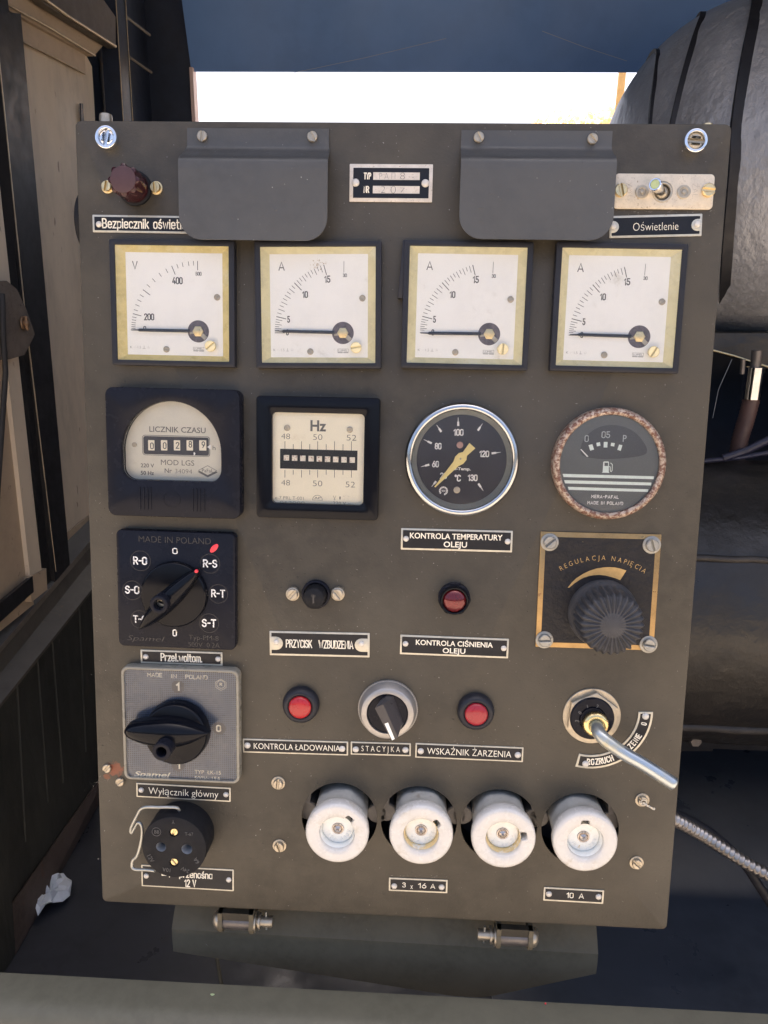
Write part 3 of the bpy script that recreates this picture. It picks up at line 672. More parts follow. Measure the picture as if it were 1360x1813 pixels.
LP(((248, 1150), (395, 1155), (393, 1179), (250, 1174)), [('Przeł.woltom.', .0, -.0, .62, .51, .135)], 'short plate reading Przeł.woltom. just under the black selector with the red mark', [(258, 1163), (386, 1167)])
LP(((241, 1386), (409, 1395), (408, 1420), (242, 1411)), [('Wyłącznik główny', .0, .0, .48, .74, -.01)], 'plate reading Wyłącznik główny above the round black socket', [(250, 1399), (400, 1407)], bord=1.2)
LP(((430, 1308), (617, 1313), (616, 1338), (430, 1332)), [('KONTROLA ŁADOWANIA', .015, .0, .42, .82, -.005)], 'narrow plate reading Kontrola ładowania left of the Stacyjka plate', [(438, 1320), (606, 1326)], bord=1.2, rr=2.7)
LP(((621, 1313), (728, 1316), (727, 1339), (621, 1336)), [('S T A C Y J K A', .0, .0, .42, .64, -.008)], 'small plate reading Stacyjka under the rotary key switch', [(630, 1327), (718, 1328)], bord=1.2, rr=2.7)
LP(((736, 1315), (927, 1324), (926, 1349), (735, 1342)), [('WSKAŹNIK ŻARZENIA', .0, .0, .42, .78, -.005)], 'narrow plate reading Wskaźnik żarzenia right of the Stacyjka plate', [(745, 1330), (917, 1337)], bord=1.2, rr=2.7)
LP(((689, 1554), (793, 1558), (792, 1582), (688, 1577)), [('3', -.24, .0, .38, .06, .13), ('x', -.11, -.07, .40, .04, -.005), ('16', .07, .0, .38, .14, .13), ('A', .25, .0, .38, .08, .13)], 'tiny plate reading 3 x 16 A below the second fuse', [(698, 1569), (782, 1571)], bord=1.4, rr=2.6)
LP(((963, 1570), (1070, 1577), (1068, 1600), (962, 1595)), [('10', -.06, .0, .40, .12, .14), ('A', .13, .0, .40, .085, .14)], 'tiny plate reading 10 A below the fourth fuse', [(972, 1583), (1060, 1588)], bord=1.4, rr=2.6)
LP(((249, 1531), (415, 1540), (413, 1578), (252, 1569)), [('Lampa', -.215, .20, .30, .13, .13), ('przenośna', .09, .18, .34, .36, .13), ('12 V', .03, -.24, .36, .13, .13)], 'plate ending in przenośna 12 V, partly behind the round black socket', [(259, 1551), (405, 1558)], bord=1.2)

# type plate
c, W_, H_, ro = quad((620, 290), (767, 291), (765, 358), (618, 357), .7)
t = thing('type_plate', 'speckled metal type plate reading TYP and NR between the two hoods', 'type plate', (c.x, c.y, 0), ro)
mk('plate', prism(B(), rrect(W_, H_, .5, 2), 0, .7, .12), 'nameplate', t)
mk('field', prism(B(), rrect(W_ - 5.6, H_ - 5.6, .3, 2), .7, .78), 'enamel', t)
L = zl(c, 600, 270, 7.158, .8)
for (x0, y0, x1, y1) in ((437, 250, 1025, 350), (432, 422, 1022, 522)):
    a = L(x0, y0); b = L(x1, y1); mk('value_box', prism(B(), [(a[0], b[1]), (b[0], b[1]), (b[0], a[1]), (a[0], a[1])], .78, .86), 'nameplate', t)
bm = B()
for (s, x, y, h, w_) in (('TYP', 363, 297, 80, 92), ('NR', 350, 468, 82, 70)):
    a = L(x, y); stroke(bm, s, a[0], a[1], h * .063, w_ * .063, .78, .14)
mk('lettering', bm, 'cream', t)
bm = B()
for (s, x, y, h, w_) in (('P A Π', 615, 300, 78, 190), ('8', 808, 298, 85, 55), ('x', 940, 310, 36, 32), ('2', 562, 468, 82, 50), ('0', 690, 472, 95, 62), ('7', 805, 478, 62, 55), ('.', 890, 497, 60, 14)):
    a = L(x, y); text(bm, s, a[0], a[1], h * .060, w_ * .063, .86, bold=-.03)
mk('stamped_number', bm, 'greyprint', t)
for (x, y) in ((212, 382), (1097, 392)): a = L(x, y); rivet(t, a[0], a[1], .8, 3.0)

# toggle switch on its nickel plate
c, W_, H_, ro = quad((1088, 308), (1265, 308), (1262, 372), (1086, 369), 1)
t = thing('toggle_switch', 'toggle switch on a stained nickel plate at the top right corner', 'toggle switch', (c.x, c.y, 0), ro)
mk('plate', holed(B(), rrect(W_, H_, 3.2, 5), [(circ(7.6, 30, *zl(c, 1060, 280, 5.913, 1.)(668, 352)), 1.2)], 0, 1.5, .3), 'switchplate', t)
L = zl(c, 1060, 280, 5.913, 1.5)
for (x, y, an) in ((228, 340, 104), (1145, 342, -6)): a = L(x, y); screw(t, a[0], a[1], 1.5, 4.9, 3, an, 'brassy')
for (x, y) in ((452, 355), (890, 355)):
    a = L(x, y); mk('boss', lathe(B(), [(5, 0), (5, .7), (4.6, 1), (3.2, 1), (2.6, .3), (1.8, .3), (1.3, 1.0), (.01, 1.2)], 28), 'steel', t, loc=(a[0], a[1], 1.5))
a = L(668, 355); mk('bushing', frame(B(), circ(7.6, 36), circ(5.9, 36), -3, 2.0, .5, .4), 'steel', t, loc=(a[0], a[1], 0))
mk('ball', lathe(B(), [(5.8 * math.cos(q), 5.8 * math.sin(q)) for q in [i * PI / 12 for i in range(-2, 6)]] + [(.01, 5.8)], 28), 'steel', t, loc=(a[0], a[1], -3), sharp=60)
tip = zl(c, 1060, 280, 5.913, 17)(590, 272)
d = Vector((tip[0] - a[0], tip[1] - a[1], 17)); T = d.to_track_quat('Z', 'Y').to_matrix().to_4x4(); Ln = d.length
lv = mk('lever', lathe(B(), [(3.0, 0), (3.4, 5), (4.2, Ln - 4), (4.6, Ln - .6), (4.3, Ln), (3.5, Ln), (3.4, Ln - .8), (.01, Ln - .8)], 28, T), 'chrome', t, loc=(a[0], a[1], 0))
M['green'] = mat('pale green dot', (.42, .50, .26), .6, var=.1, vs=300)
mk('tip_dot', lathe(B(), [(3.3, Ln - .8), (3.2, Ln - .3), (.01, Ln - .15)], 24, T), 'green', lv)
bm = B(); a = L(328, 345); text(bm, 'WYŁ.', a[0], a[1], 6.4 * .6, 12, 1.5, R(-90) + R(6), bold=-.03); a = L(1010, 345); text(bm, 'ZAŁ.', a[0], a[1], 4.2, 11, 1.5, R(-90) + R(4), bold=-.03)
M['engrave'] = mat('engraved lettering', (.36, .30, .24), .5, var=.1); mk('lettering', bm, 'engrave', t)

# maroon fuse knob, top left
c = P(240, 334)
t = thing('fuse_knob', 'maroon fluted bakelite fuse knob in the top left corner', 'fuse holder', (c.x, c.y, 0))
mk('collar', frame(B(), circ(13.2, 44), circ(10.6, 44), 0, 3.2, .9, .5), 'matte', t)
ax = P(219.4, 318, 26) - c; bm = B(); rings = []
for (r, z, am) in ((11.2, 0, 0), (11.2, 4, .0), (11.0, 6, .6), (11.0, 20, 1.1), (11.0, 24.2, 1.1), (10.2, 25, .5), (9.6, 25.4, 0)):
    sx = ax.x * z / 26 * .0; rings.append([((r + am * math.cos(8 * q)) * math.cos(q), (r + am * math.cos(8 * q)) * math.sin(q), z) for q in [2 * PI * i / 64 for i in range(64)]])
loft(bm, rings, cap1=True); cap = mk('cap', bm, 'brown', t)
mk('cap_face', lathe(B(), [(9.7, 25.4), (9.6, 25.9), (9.2, 26.1), (.01, 26.1)], 44), 'browntop', t)
for (x, y, an) in ((191, 331, 78), (277, 333, 92)): q = P(x, y) - c; screw(t, q.x, q.y, 0, 4.0, 3, an, 'brassy', 5, 'brassy')

# ------------------------------------------------------------------ square moving iron meters
DW, DH = 77., 79.
def va(X, Y): return ((X - 675) / 990 * DW, (642 - Y) / 1035 * DH)
PV = va(917, 910)
def ticks(bm, angs, r0, r1, wd, z=2.1):
    for an in angs:
        c_, s_ = math.cos(R(180 - an)), math.sin(R(180 - an)); nx, ny = -s_ * wd / 2, c_ * wd / 2
        prism(bm, [(PV[0] + c_ * r0 + nx, PV[1] + s_ * r0 + ny), (PV[0] + c_ * r1 + nx, PV[1] + s_ * r1 + ny), (PV[0] + c_ * r1 - nx, PV[1] + s_ * r1 - ny), (PV[0] + c_ * r0 - nx, PV[1] + s_ * r0 - ny)], z, z + .06)
def meter(name, kind, q, label, cat, grp, yel, ndl, brassang, sang, extra=None, smudge=0):
    c, W_, H_, ro = quad(*q, 7.)
    t = thing(name, label, cat, (c.x, c.y, 0), ro, grp)
    inst('frame', 'm', lambda: frame(B(), rrect(98.6, 96.4, 1.2, 3), rrect(89.6, 88, .6, 3), 0, 8, .7, .3), 'rubber', t)
    def bez(): bm = B(); o = rrect(89.6, 88, .6, 3); i = rrect(DW, DH, .4, 3); loft(bm, [z3(o, 0), z3(o, 6.6), z3(i, 2.1), z3(i, 0)], loop=True); return bm
    inst('bezel', yel, bez, yel, t, sharp=20)
    dd = lambda: prism(B(), rrect(DW, DH, .3, 2), .5, 2.0)
    dl = mk('dial', dd(), 'dial', t)
    def marks():
        bm = B()
        if kind == 'V':
            ticks(bm, (0, 13.7, 35.6, 67.6, 90), 47, 54, .5)
            ticks(bm, (1.4, 2.9, 4.6, 6.4, 8.6, 11, 17.2, 21.6, 26, 30.7, 41.1, 47.9, 55.2, 62, 72.2, 76.9, 82.2, 86.5), 50.6, 54, .38)
        else:
            ticks(bm, (0, 13.4, 45.2, 74.0), 46, 54, .55); ticks(bm, (91,), 46, 54.5, .3)
            a = [2.2, 3.6, 5.2, 7, 9, 11] + [13.4 + (45.2 - 13.4) * k / 10 for k in range(1, 10)] + [45.2 + 28.8 * k / 10 for k in range(1, 10)]
            for i, x in enumerate(a): ticks(bm, (x,), 50.6 - (1.8 if i % 2 else 0), 54, .36)
        return bm
    inst('scale_marks', kind, marks, 'greyprint', t)
    def lett():
        bm = B()
        if kind == 'V': it = (('V', 275, 255, 85, 55, -.02), ('400', 708, 402, 72, 108, 0), ('500', 925, 330, 38, 62, .01), ('200', 410, 772, 70, 105, 0), ('0', 362, 893, 55, 30, 0))
        else: it = (('A', 300, 243, 88, 62, -.03), ('15', 762, 373, 72, 62, 0), ('30', 938, 335, 36, 40, .01), ('10', 536, 525, 68, 58, 0), ('5', 365, 775, 70, 30, 0), ('0', 352, 905, 62, 28, 0))
        for (s, x, y, h, w_, bo) in it: a = va(x, y); stroke(bm, s, a[0], a[1], h * .0763, w_ * .0778, 2.05, .10 if s in 'VA' else .15)
        return bm
    inst('lettering', kind, lett, 'greyprint', t)
    def sm():
        bm = B(); a = va(310, 1083)
        for s, dx, w_ in (('K', -7.2, 1.6), ('~', -4, 2.2), ('1,5', -.6, 2.6), ('☆', 6.8, 2.4)): text(bm, s, a[0] + dx, a[1], 1.9 if s != '~' else .9, w_, 2.05, bold=-.02)
        box(bm, a[0] + 2, a[0] + 4.4, a[1] - 1, a[1] - .8, 2.05, 2.1); box(bm, a[0] + 3.1, a[0] + 3.3, a[1] - .8, a[1] + 1.2, 2.05, 2.1)
        a = va(918, 1088); frame(bm, rrect(8.6, 2.7, .1, 1, a[0], a[1]), rrect(8.2, 2.3, .1, 1, a[0], a[1]), 2.05, 2.1); text(bm, 'LUMEL', a[0], a[1], 1.5, 7.2, 2.05, bold=0)
        box(bm, a[0] - 4.2, a[0] - .3, a[1] - 1.9, a[1] - 1.5, 2.05, 2.1); box(bm, a[0] + .4, a[0] + 4.2, a[1] - 1.9, a[1] - 1.5, 2.05, 2.1); return bm
    inst('small_print', 's', sm, 'faintprint', t)
    hb = inst('movement_hole', 'h', lambda: lathe(B(), [(8.6, 2.0), (8.6, 2.12), (.01, 2.14)], 44), 'needlehole', t, loc=(PV[0], PV[1], 0))
    def nut(): bm = B(); frame(bm, circ(4.4, 6), circ(2.2, 12), 2.1, 3.6, .3); lathe(bm, [(2.2, 2.1), (2.0, 4.0), (.01, 4.2)], 16); return bm
    inst('pivot_nut', 'n', nut, 'brassy', hb)
    def arm(): bm = B(); T = Matrix.Rotation(R(-42), 4, 'Z'); box(bm, 2.5, 8.2, -1.6, 1.6, 2.12, 2.7, T); box(bm, -7, -3, -1.2, .4, 2.12, 2.5, Matrix.Rotation(R(10), 4, 'Z')); return bm
    inst('spring_arm', 'a', arm, 'steel', hb)
    inst('needle', 'd', lambda: prism(B(), [(-6.5, 1.25), (-46.5, 1.15), (-48, .5), (-53.5, .22), (-53.5, -.22), (-48, -.5), (-46.5, -1.15), (-6.5, -1.25)], 4.2, 4.9, .2), 'needle', t, loc=(PV[0], PV[1], 0), rz=R(ndl))
    for i, (x, y) in enumerate(((1115, 562), (585, 1100))): a = va(x, y); screw(t, a[0], a[1], 2.0, 2.5, 1.0, sang[i], 'steel')
    a = va(1055, 1060); screw(t, a[0], a[1], 5.0, 4.3, 3.0, brassang, 'brasslight', slot=.12)
    inst('glass', 'g', lambda: prism(B(), rrect(89.4, 87.8, .4, 2), 6.7, 7.2), 'glass', t)
    return t, c
M['needlehole'] = mat('meter movement recess', (.10, .085, .10), .5, var=.5, vs=160)
M['brasslight'] = mat('pale zero screw', (.72, .63, .38), .4, .3, var=.1, vs=200, col2=(.35, .25, .14), thr=.66, ws=300)
meter('voltmeter', 'V', ((193, 424), (417, 427), (416, 650), (198, 645)), 'square voltmeter with V and 400 on its dial, leftmost in the top row', 'voltmeter', None, 'yellow', 0, 40, (60, 0))
G = 'square ammeters in the top row'
tA, cA = meter('ammeter', 'A', ((449, 427), (680, 422), (675, 657), (451, 652)), 'square ammeter next to the voltmeter, dirt smudge near the 15 on its dial', 'ammeter', G, 'yellow2', -1.3, 8, (130, 135))
bm = B(); rs2 = random.Random(5)
for k in range(46):
    x, y = va(690 + rs2.gauss(-28, 34), 225 + rs2.gauss(0, 30)); r = rs2.uniform(.18, .6); prism(bm, [(x + r * rs2.uniform(.5, 1.2) * math.cos(q), y + r * rs2.uniform(.5, 1.2) * math.sin(q)) for q in [i * PI / 3 for i in range(6)]], 2.07 + k * .0004, 2.12 + k * .0004)
M['smudge'] = mat('tan dirt smudge', (.52, .44, .33), .8, var=.2, vs=300); mk('dirt_smudge', bm, 'smudge', tA)['kind'] = 'stuff'
t3, c3 = meter('ammeter', 'A', ((713, 421), (947, 424), (936, 661), (709, 655)), 'square ammeter with a peeling frame strip on its left side', 'ammeter', G, 'yellow2', .6, 86, (40, 30))
meter('ammeter', 'A', ((985, 426), (1221, 430), (1204, 664), (969, 658)), 'square ammeter at the right end of the top row', 'ammeter', G, 'yellow2', -.4, 60, (50, 45))
ps = [P(x, y, 6) - c3 for (x, y) in ((718, 426), (713, 426), (704, 528), (713, 529))]
mk('peeled_strip', prism(B(), [(p.x, p.y) for p in ps], 1, 7.4, .5), 'rubber', t3)

# ------------------------------------------------------------------ hour meter
c, W_, H_, ro = quad((183, 685), (425, 690), (425, 920), (193, 912), 14)
t = thing('hour_meter', 'black hour counter with a domed window reading Licznik czasu', 'hour meter', (c.x, c.y, 0), ro)
L = zl(c, 180, 680, 5.44, 14); L4 = zl(c, 180, 680, 5.44, 5)
k4 = (L4(1000, 600)[0] - L4(400, 600)[0]) / 600
ctr = L(668, 655); rD = (L(1148, 600)[0] - L(190, 600)[0]) / 2; yb = L(668, 935)[1]
Dw = []
for i in range(33): q = PI * i / 32; Dw.append((ctr[0] + rD * math.cos(q), ctr[1] + rD * math.sin(q)))
rc = 10.
for i in range(9): q = PI + PI / 2 * i / 8; Dw.append((ctr[0] - rD + rc + rc * math.cos(q), yb + rc + rc * math.sin(q)))
for i in range(9): q = 1.5 * PI + PI / 2 * i / 8; Dw.append((ctr[0] + rD - rc + rc * math.cos(q), yb + rc + rc * math.sin(q)))
oo, ii = match(rrect(W_, H_, 6.5, 6), Dw)
bm = B(); frame(bm, oo, ii, 0, 14, 1.2, .9)
for X in (370, 407, 443, 475, 880, 917, 950, 990):
    y0, y1 = (990, 1210) if X < 600 else (1003, 1228); a = L(X, y0); b = L(X, y1); prism(bm, rrect(1.1, a[1] - b[1], .5, 3, a[0], (a[1] + b[1]) / 2), 13.8, 14.7, .35)
a = L(680, 1110); frame(bm, circ(6.9, 40, *a), circ(6.4, 40, *a), 13.8, 14.25, .1)
mk('case', bm, 'black', t)
big = [(x * 1.1, y * 1.1) for x, y in Dw]; dl = mk('dial', prism(B(), big, 3.5, 5), 'hourdial', t)
bm = B()
for (s, x, y, h, w_, bo) in (('LICZNIK CZASU', 730, 440, 50, 540, .012), ('MOD LGS', 732, 757, 50, 322, 0.), ('220 V', 442, 785, 36, 130, .015), ('50 Hz', 442, 857, 36, 130, .03), ('Nr', 643, 834, 42, 70, .01), ('34094', 790, 840, 42, 165, -.015), ('h', 1083, 612, 42, 28, .005)):
    a = L4(x, y); text(bm, s, a[0], a[1], h * k4, w_ * k4, 5.02, bold=bo)
M['hourprint'] = mat('grey hour meter print', (.13, .125, .12), .6, var=.1, vs=300)
a = L4(1022, 832)
dm = lambda w_, h_, dx=0, dy=0: [(a[0] + dx + w_ / 2, a[1] + dy), (a[0] + dx, a[1] + dy + h_ / 2), (a[0] + dx - w_ / 2, a[1] + dy), (a[0] + dx, a[1] + dy - h_ / 2)]
prism(bm, dm(16.5, 8.5, 0, -1.3), 5.0, 5.03); mk('lettering', bm, 'hourprint', t)
mk('emblem_ground', prism(B(), dm(15.8, 8.4), 5.03, 5.06), 'hourdial', t)
bm = B(); frame(bm, dm(15.8, 8.4), dm(14.3, 7.5), 5.06, 5.1); text(bm, 'PaFaL', a[0], a[1], 2.9, 9.4, 5.06, bold=0); mk('emblem', bm, 'hourprint', t)
a0 = L4(390, 490); a1 = L4(1045, 700); wc, hc = a1[0] - a0[0], a0[1] - a1[1]; mc = ((a0[0] + a1[0]) / 2, (a0[1] + a1[1]) / 2)
cb = mk('counter', frame(B(), rrect(wc, hc, 2.4, 5, *mc), rrect(wc - .7, hc - .7, 2.2, 5, *mc), 5, 5.35, .1), 'hourprint', t)
M['counterblack'] = mat('counter mask', (.045, .045, .055), .5, var=.1)
mk('counter_mask', prism(B(), rrect(wc - 1.8, hc - 1.8, 1.8, 5, *mc), 5, 5.12), 'counterblack', t)
for i, (X, dg, dy) in enumerate(((480, '0', -1.), (603, '0', -.5), (727, '2', 0), (850, '8', 2.0), (975, '9', 1.4))):
    a = L4(X, 590); ww = 5.2 if i < 4 else 5.8
    dr = mk('digit_drum', prism(B(), rrect(ww, 8.3, .4, 2, a[0], a[1]), 5.12, 5.35), 'creamdial', t)
    bm = B(); stroke(bm, dg, a[0] + .5, a[1] + dy * .45, 5.4, 2.9, 5.36, .13)
    mk('digit', bm, 'greyprint', dr)
bm = B(); a = L4(895, 655); text(bm, ',', a[0], a[1] + 1.4, 5.5, 1.6, 5.4, bold=.03); a = L4(1035, 605); prism(bm, [(a[0] - 1.4, a[1]), (a[0] + 1.4, a[1] + 2), (a[0] + 1.4, a[1] - 2)], 5.36, 5.42); mk('comma', bm, 'white', t)
a = L4(318, 585); screw(t, a[0], a[1], 5, 2.0, 1, 80, 'steel')
mk('glass', prism(B(), [(x * .995, y * .995) for x, y in Dw], 9, 9.6), 'glassold', t)

# ------------------------------------------------------------------ frequency meter
c, W_, H_, ro = quad((454, 700), (673, 705), (669, 922), (453, 916), 12)
t = thing('frequency_meter', 'square black framed reed frequency meter marked Hz', 'frequency meter', (c.x, c.y, 0), ro)
L = zl(c, 450, 690, 5.913, 12); L5 = zl(c, 450, 690, 5.913, 7); k5 = (L5(1000, 600)[0] - L5(300, 600)[0]) / 700
a = L(185, 235); b = L(1140, 1212); ic = ((a[0] + b[0]) / 2, (a[1] + b[1]) / 2); iw, ih = b[0] - a[0], a[1] - b[1]
mk('frame', frame(B(), rrect(W_, H_, 3, 5), rrect(iw, ih, 3.4, 5, *ic), 0, 12, 1.3, .7), 'gloss', t)
mk('dial', prism(B(), rrect(iw + 4, ih + 4, 1, 2, *ic), 5.5, 7), 'creamdial', t)
bm = B()
for i, X in enumerate((323, 410, 497, 583, 666, 755, 842, 931, 1020)):
    lg = i % 2 == 0
    for (y0, y1) in (((540 if lg else 570), 620 + i * 2), (840, (920 if lg else 890))):
        p = L5(X, y0); q = L5(X, y1); box(bm, p[0] - .22, p[0] + .22, q[1], p[1], 7, 7.06)
for (s, x, y, h, w_, bo) in (('48', 330, 488, 58, 92, -.015), ('50', 666, 496, 60, 96, -.015), ('52', 1020, 502, 60, 100, -.015), ('48', 330, 973, 58, 92, -.015), ('50', 665, 981, 60, 98, -.015), ('52', 1008, 992, 60, 98, -.015),
                            ('e-7 PRL T-001', 370, 1133, 34, 300, -.015), ('AP', 664, 1133, 22, 66, 0), ('1', 900, 1133, 32, 12, -.01), ('☆', 966, 1124, 58, 68, -.03), ('220 V ~', 920, 1187, 30, 185, -.015), ('062000', 400, 1183, 30, 260, -.02), ('Ɣ', 843, 1128, 36, 34, -.02)):
    p = L5(x, y); text(bm, s, p[0], p[1], h * k5, w_ * k5, 7.0, bold=bo)
p = L5(664, 1155); hc_ = [(p[0] + 4 * math.cos(q), p[1] + 4 * math.sin(q)) for q in [PI * i / 20 for i in range(21)]]
for i in range(20):
    q0, q1 = PI * i / 20, PI * (i + 1) / 20; prism(bm, [(p[0] + r * math.cos(q), p[1] + r * math.sin(q)) for r, q in ((4.1, q0), (4.1, q1), (3.8, q1), (3.8, q0))], 7, 7.05)
box(bm, p[0] - 4, p[0] + 4, p[1] - .15, p[1] + .1, 7, 7.05)
mk('lettering', bm, 'greyprint', t)
bm = B(); p = L5(672, 378); text(bm, 'Hz', p[0], p[1] + .0, 105 * k5, 165 * k5, 7.0, bold=.03)
M['hzprint'] = mat('bold Hz print', (.10, .10, .10), .6, var=0); mk('unit_lettering', bm, 'hzprint', t)
p = L5(272, 618); q = L5(1080, 845); mk('reed_slot', prism(B(), [(p[0], q[1]), (q[0], q[1]), (q[0], p[1]), (p[0], p[1])], 7, 7.1), 'enamel', t)
M['reed'] = mat('rust flecked reed tip', (.80, .74, .64), .5, var=.1, vs=200, col2=(.30, .11, .06), thr=.54, ws=600, wsoft=.08)
for i in range(9):
    p = L5(340 + 86 * i, 712 + 2.9 * i); mk('reed', box(B(), -2.1, 2.1, -2.2, 2.2, 7.1, 8.0), 'reed', t, loc=(p[0], p[1], 0))
for (x, y, an, m) in ((347, 400, 95, 'steel'), (1002, 418, 5, 'steel')): p = L5(x, y); screw(t, p[0], p[1], 7, 2.5, 1, an, m)
mk('glass', prism(B(), rrect(iw - .1, ih - .1, 3.3, 5, *ic), 10, 10.6), 'glass', t)

# ------------------------------------------------------------------ oil temperature gauge
c = P(818, 815, 10); L = zl(c, 710, 700, 6.182, 4); kk = (L(1000, 700)[0] - L(300, 700)[0]) / 700
t = thing('temperature_gauge', 'round chromed oil temperature gauge with a yellow needle', 'gauge', (c.x, c.y, 0))
mk('rim', lathe(B(), [(45.5, 0), (45.5, 7), (45.0, 9.5), (43.6, 11.4), (42, 12.2), (40.6, 12), (39.8, 11), (39.6, 9.6)], 90), 'rimchrome', t, sharp=60)
M['dialwall'] = mat('grey green gauge wall', (.30, .31, .28), .4, var=.1)
bm = B(); rings = [z3(circ(39.6, 80), 9.5), z3(circ(35.8, 80), 4.2), z3(circ(35.8, 80), 3), z3(circ(39.6, 80), 3)]; loft(bm, rings, loop=True); mk('inner_wall', bm, 'dialwall', t)
mk('dial', lathe(B(), [(37.5, 2), (37.5, 4), (.01, 4)], 80), 'tempface', t)
bm = B(); O = L(650, 692)
for (x0, y0, x1, y1) in ((627, 335, 626, 240), (442, 400, 390, 322), (337, 525, 250, 483), (310, 758, 218, 782), (842, 385, 893, 308), (992, 635, 1092, 622), (847, 965, 902, 1045), (385, 940, 335, 1000)):
    p = Vector(L(x0, y0)); q = Vector(L(x1, y1)); d = (q - p).normalized(); nn = Vector((-d.y, d.x)); ln = (q - p).length
    m_ = p + d * ln * .5; e_ = q
    prism(bm, [tuple(p + nn * .85), tuple(p - nn * .85), tuple(m_ - nn * .75), tuple(m_ - nn * .35), tuple(e_ - nn * .12), tuple(e_ + nn * .12), tuple(m_ + nn * .35), tuple(m_ + nn * .75)], 4.02, 4.08)
for (s, x, y, h, w_, bo) in (('100', 630, 405, 68, 112, .0), ('80', 407, 556, 66, 76, .0), ('60', 378, 752, 66, 76, .0), ('120', 912, 640, 66, 108, .0), ('130', 785, 902, 68, 108, .0), ('20', 466, 880, 64, 76, .0), ('Oil-Temp.', 650, 803, 30, 225, .03), ('°C', 620, 905, 70, 70, 0)):
    p = L(x, y); (text(bm, s, p[0], p[1], h * kk, w_ * kk, 4.02, bold=bo) if s[0] == 'O' else stroke(bm, s, p[0], p[1], h * kk * 1.1, w_ * kk, 4.02, .17))
p = L(465, 1045)
for i in range(14):
    if i in (9, 10): continue
    q0, q1 = 2 * PI * i / 14, 2 * PI * (i + .8) / 14; prism(bm, [(p[0] + r * math.cos(q), p[1] + r * math.sin(q)) for r, q in ((3.6, q0), (3.6, q1), (2.3, q1), (2.3, q0))], 4.02, 4.08)
text(bm, 'VDO', p[0], p[1], 1.5, 3.2, 4.02, bold=.02)
M['tempprint'] = mat('off white gauge print', (.80, .79, .76), .6, var=.08, vs=200); mk('lettering', bm, 'tempprint', t)
tp = Vector(L(370, 1000)); tl = Vector(L(780, 548)); d = (tp - tl).normalized(); nn = Vector((-d.y, d.x)); Ov = Vector(O)
o = [tuple(tl + nn * 3.2), tuple(tl - nn * 3.2), tuple(Ov - d * 5.2 - nn * 2.2), tuple(Ov - d * 2.5 - nn * 4.1), tuple(Ov + d * 1.5 - nn * 4.3), tuple(Ov + d * 5.5 - nn * 2.7), tuple(tp - nn * .5), tuple(tp + nn * .5), tuple(Ov + d * 5.5 + nn * 2.7), tuple(Ov + d * 1.5 + nn * 4.3), tuple(Ov - d * 2.5 + nn * 4.1), tuple(Ov - d * 5.2 + nn * 2.2)]
nd = mk('needle', prism(B(), o, 6.0, 6.6, .1), 'tempneedle', t); mk('pivot', lathe(B(), [(.8, 6.6), (.7, 7), (.01, 7.1)], 14), 'steel', nd, loc=(O[0], O[1], 0))
p = L(612, 1035); screw(t, p[0], p[1], 4, 2.7, .9, 20, 'steel')
M['copperish'] = mat('copper stud', (.42, .26, .22), .4, .5); p = L(645, 543); mk('stud', lathe(B(), [(2.7, 4), (2.5, 4.7), (1.2, 4.9), (.01, 4.6)], 20), 'copperish', t, loc=(p[0], p[1], 0))
mk('glass', lathe(B(), [(39.5, 9.4), (39.5, 10), (20, 10.5), (.01, 10.7)], 60), 'glassold', t, sharp=60)

# ------------------------------------------------------------------ fuel gauge
c = P(1079.5, 822, 9); L = zl(c, 960, 710, 5.913, 7); kk = (L(1000, 700)[0] - L(300, 700)[0]) / 700
t = thing('fuel_gauge', 'round fuel gauge with a rusty rim and a pump symbol', 'gauge', (c.x, c.y, 0))
mk('rim', lathe(B(), [(44.3, 0), (44.3, 6), (43.8, 8.6), (42.4, 10.4), (40.6, 10.8), (39.2, 10.2), (38.6, 9), (38.5, 6)], 90), 'rustring', t, sharp=60)
mk('dial', lathe(B(), [(39.5, 5), (39.5, 7), (.01, 7)], 80), 'fuelface', t)
pts = [(400, 500), (430, 410), (500, 330), (600, 272), (720, 250), (850, 268), (960, 320), (1040, 400), (1090, 480), (1098, 520), (1085, 552), (1040, 572), (950, 588), (800, 603), (650, 608), (520, 598), (440, 580), (405, 550)]
o = [(v.x, v.y) for v in smooth_path([(*L(x, y), 0) for x, y in pts + [pts[0]]], 4)[:-1]]
mk('needle_window', prism(B(), o, 7.0, 7.08), 'fuelwin', t)
bm = B()
for (s, x, y, h, w_) in (('0', 466, 393, 66, 44), ('05', 667, 353, 66, 90), ('P', 864, 392, 66, 38)): p = L(x, y); stroke(bm, s, p[0], p[1], h * kk * 1.1, w_ * kk, 7.09, .13)
mk('numerals', bm, 'palegrey', t)
bm = B()
for (pp) in ([(485, 462), (525, 452), (543, 508), (503, 520)], [(567, 438), (605, 430), (610, 468), (573, 475)], [(645, 428), (685, 428), (682, 487), (643, 486)], [(722, 436), (760, 440), (754, 476), (717, 470)], [(805, 455), (840, 462), (822, 522), (786, 510)]):
    prism(bm, [L(*q) for q in pp], 7.09, 7.14)
for (y0, y1, xa, xb) in ((762, 796, 214, 1172), (828, 862, 230, 1145), (898, 930, 268, 1112)):
    s_ = 26; prism(bm, [L(xa, y0), L(xb, y0 + s_), L(xb - 6, y1 + s_ - 4), L(xa + 10, y1)], 7.02, 7.08)
for pp in ([(640, 640), (648, 633), (692, 633), (699, 640), (697, 742), (704, 752), (625, 750), (634, 740)],): prism(bm, [L(*q) for q in pp], 7.02, 7.08)
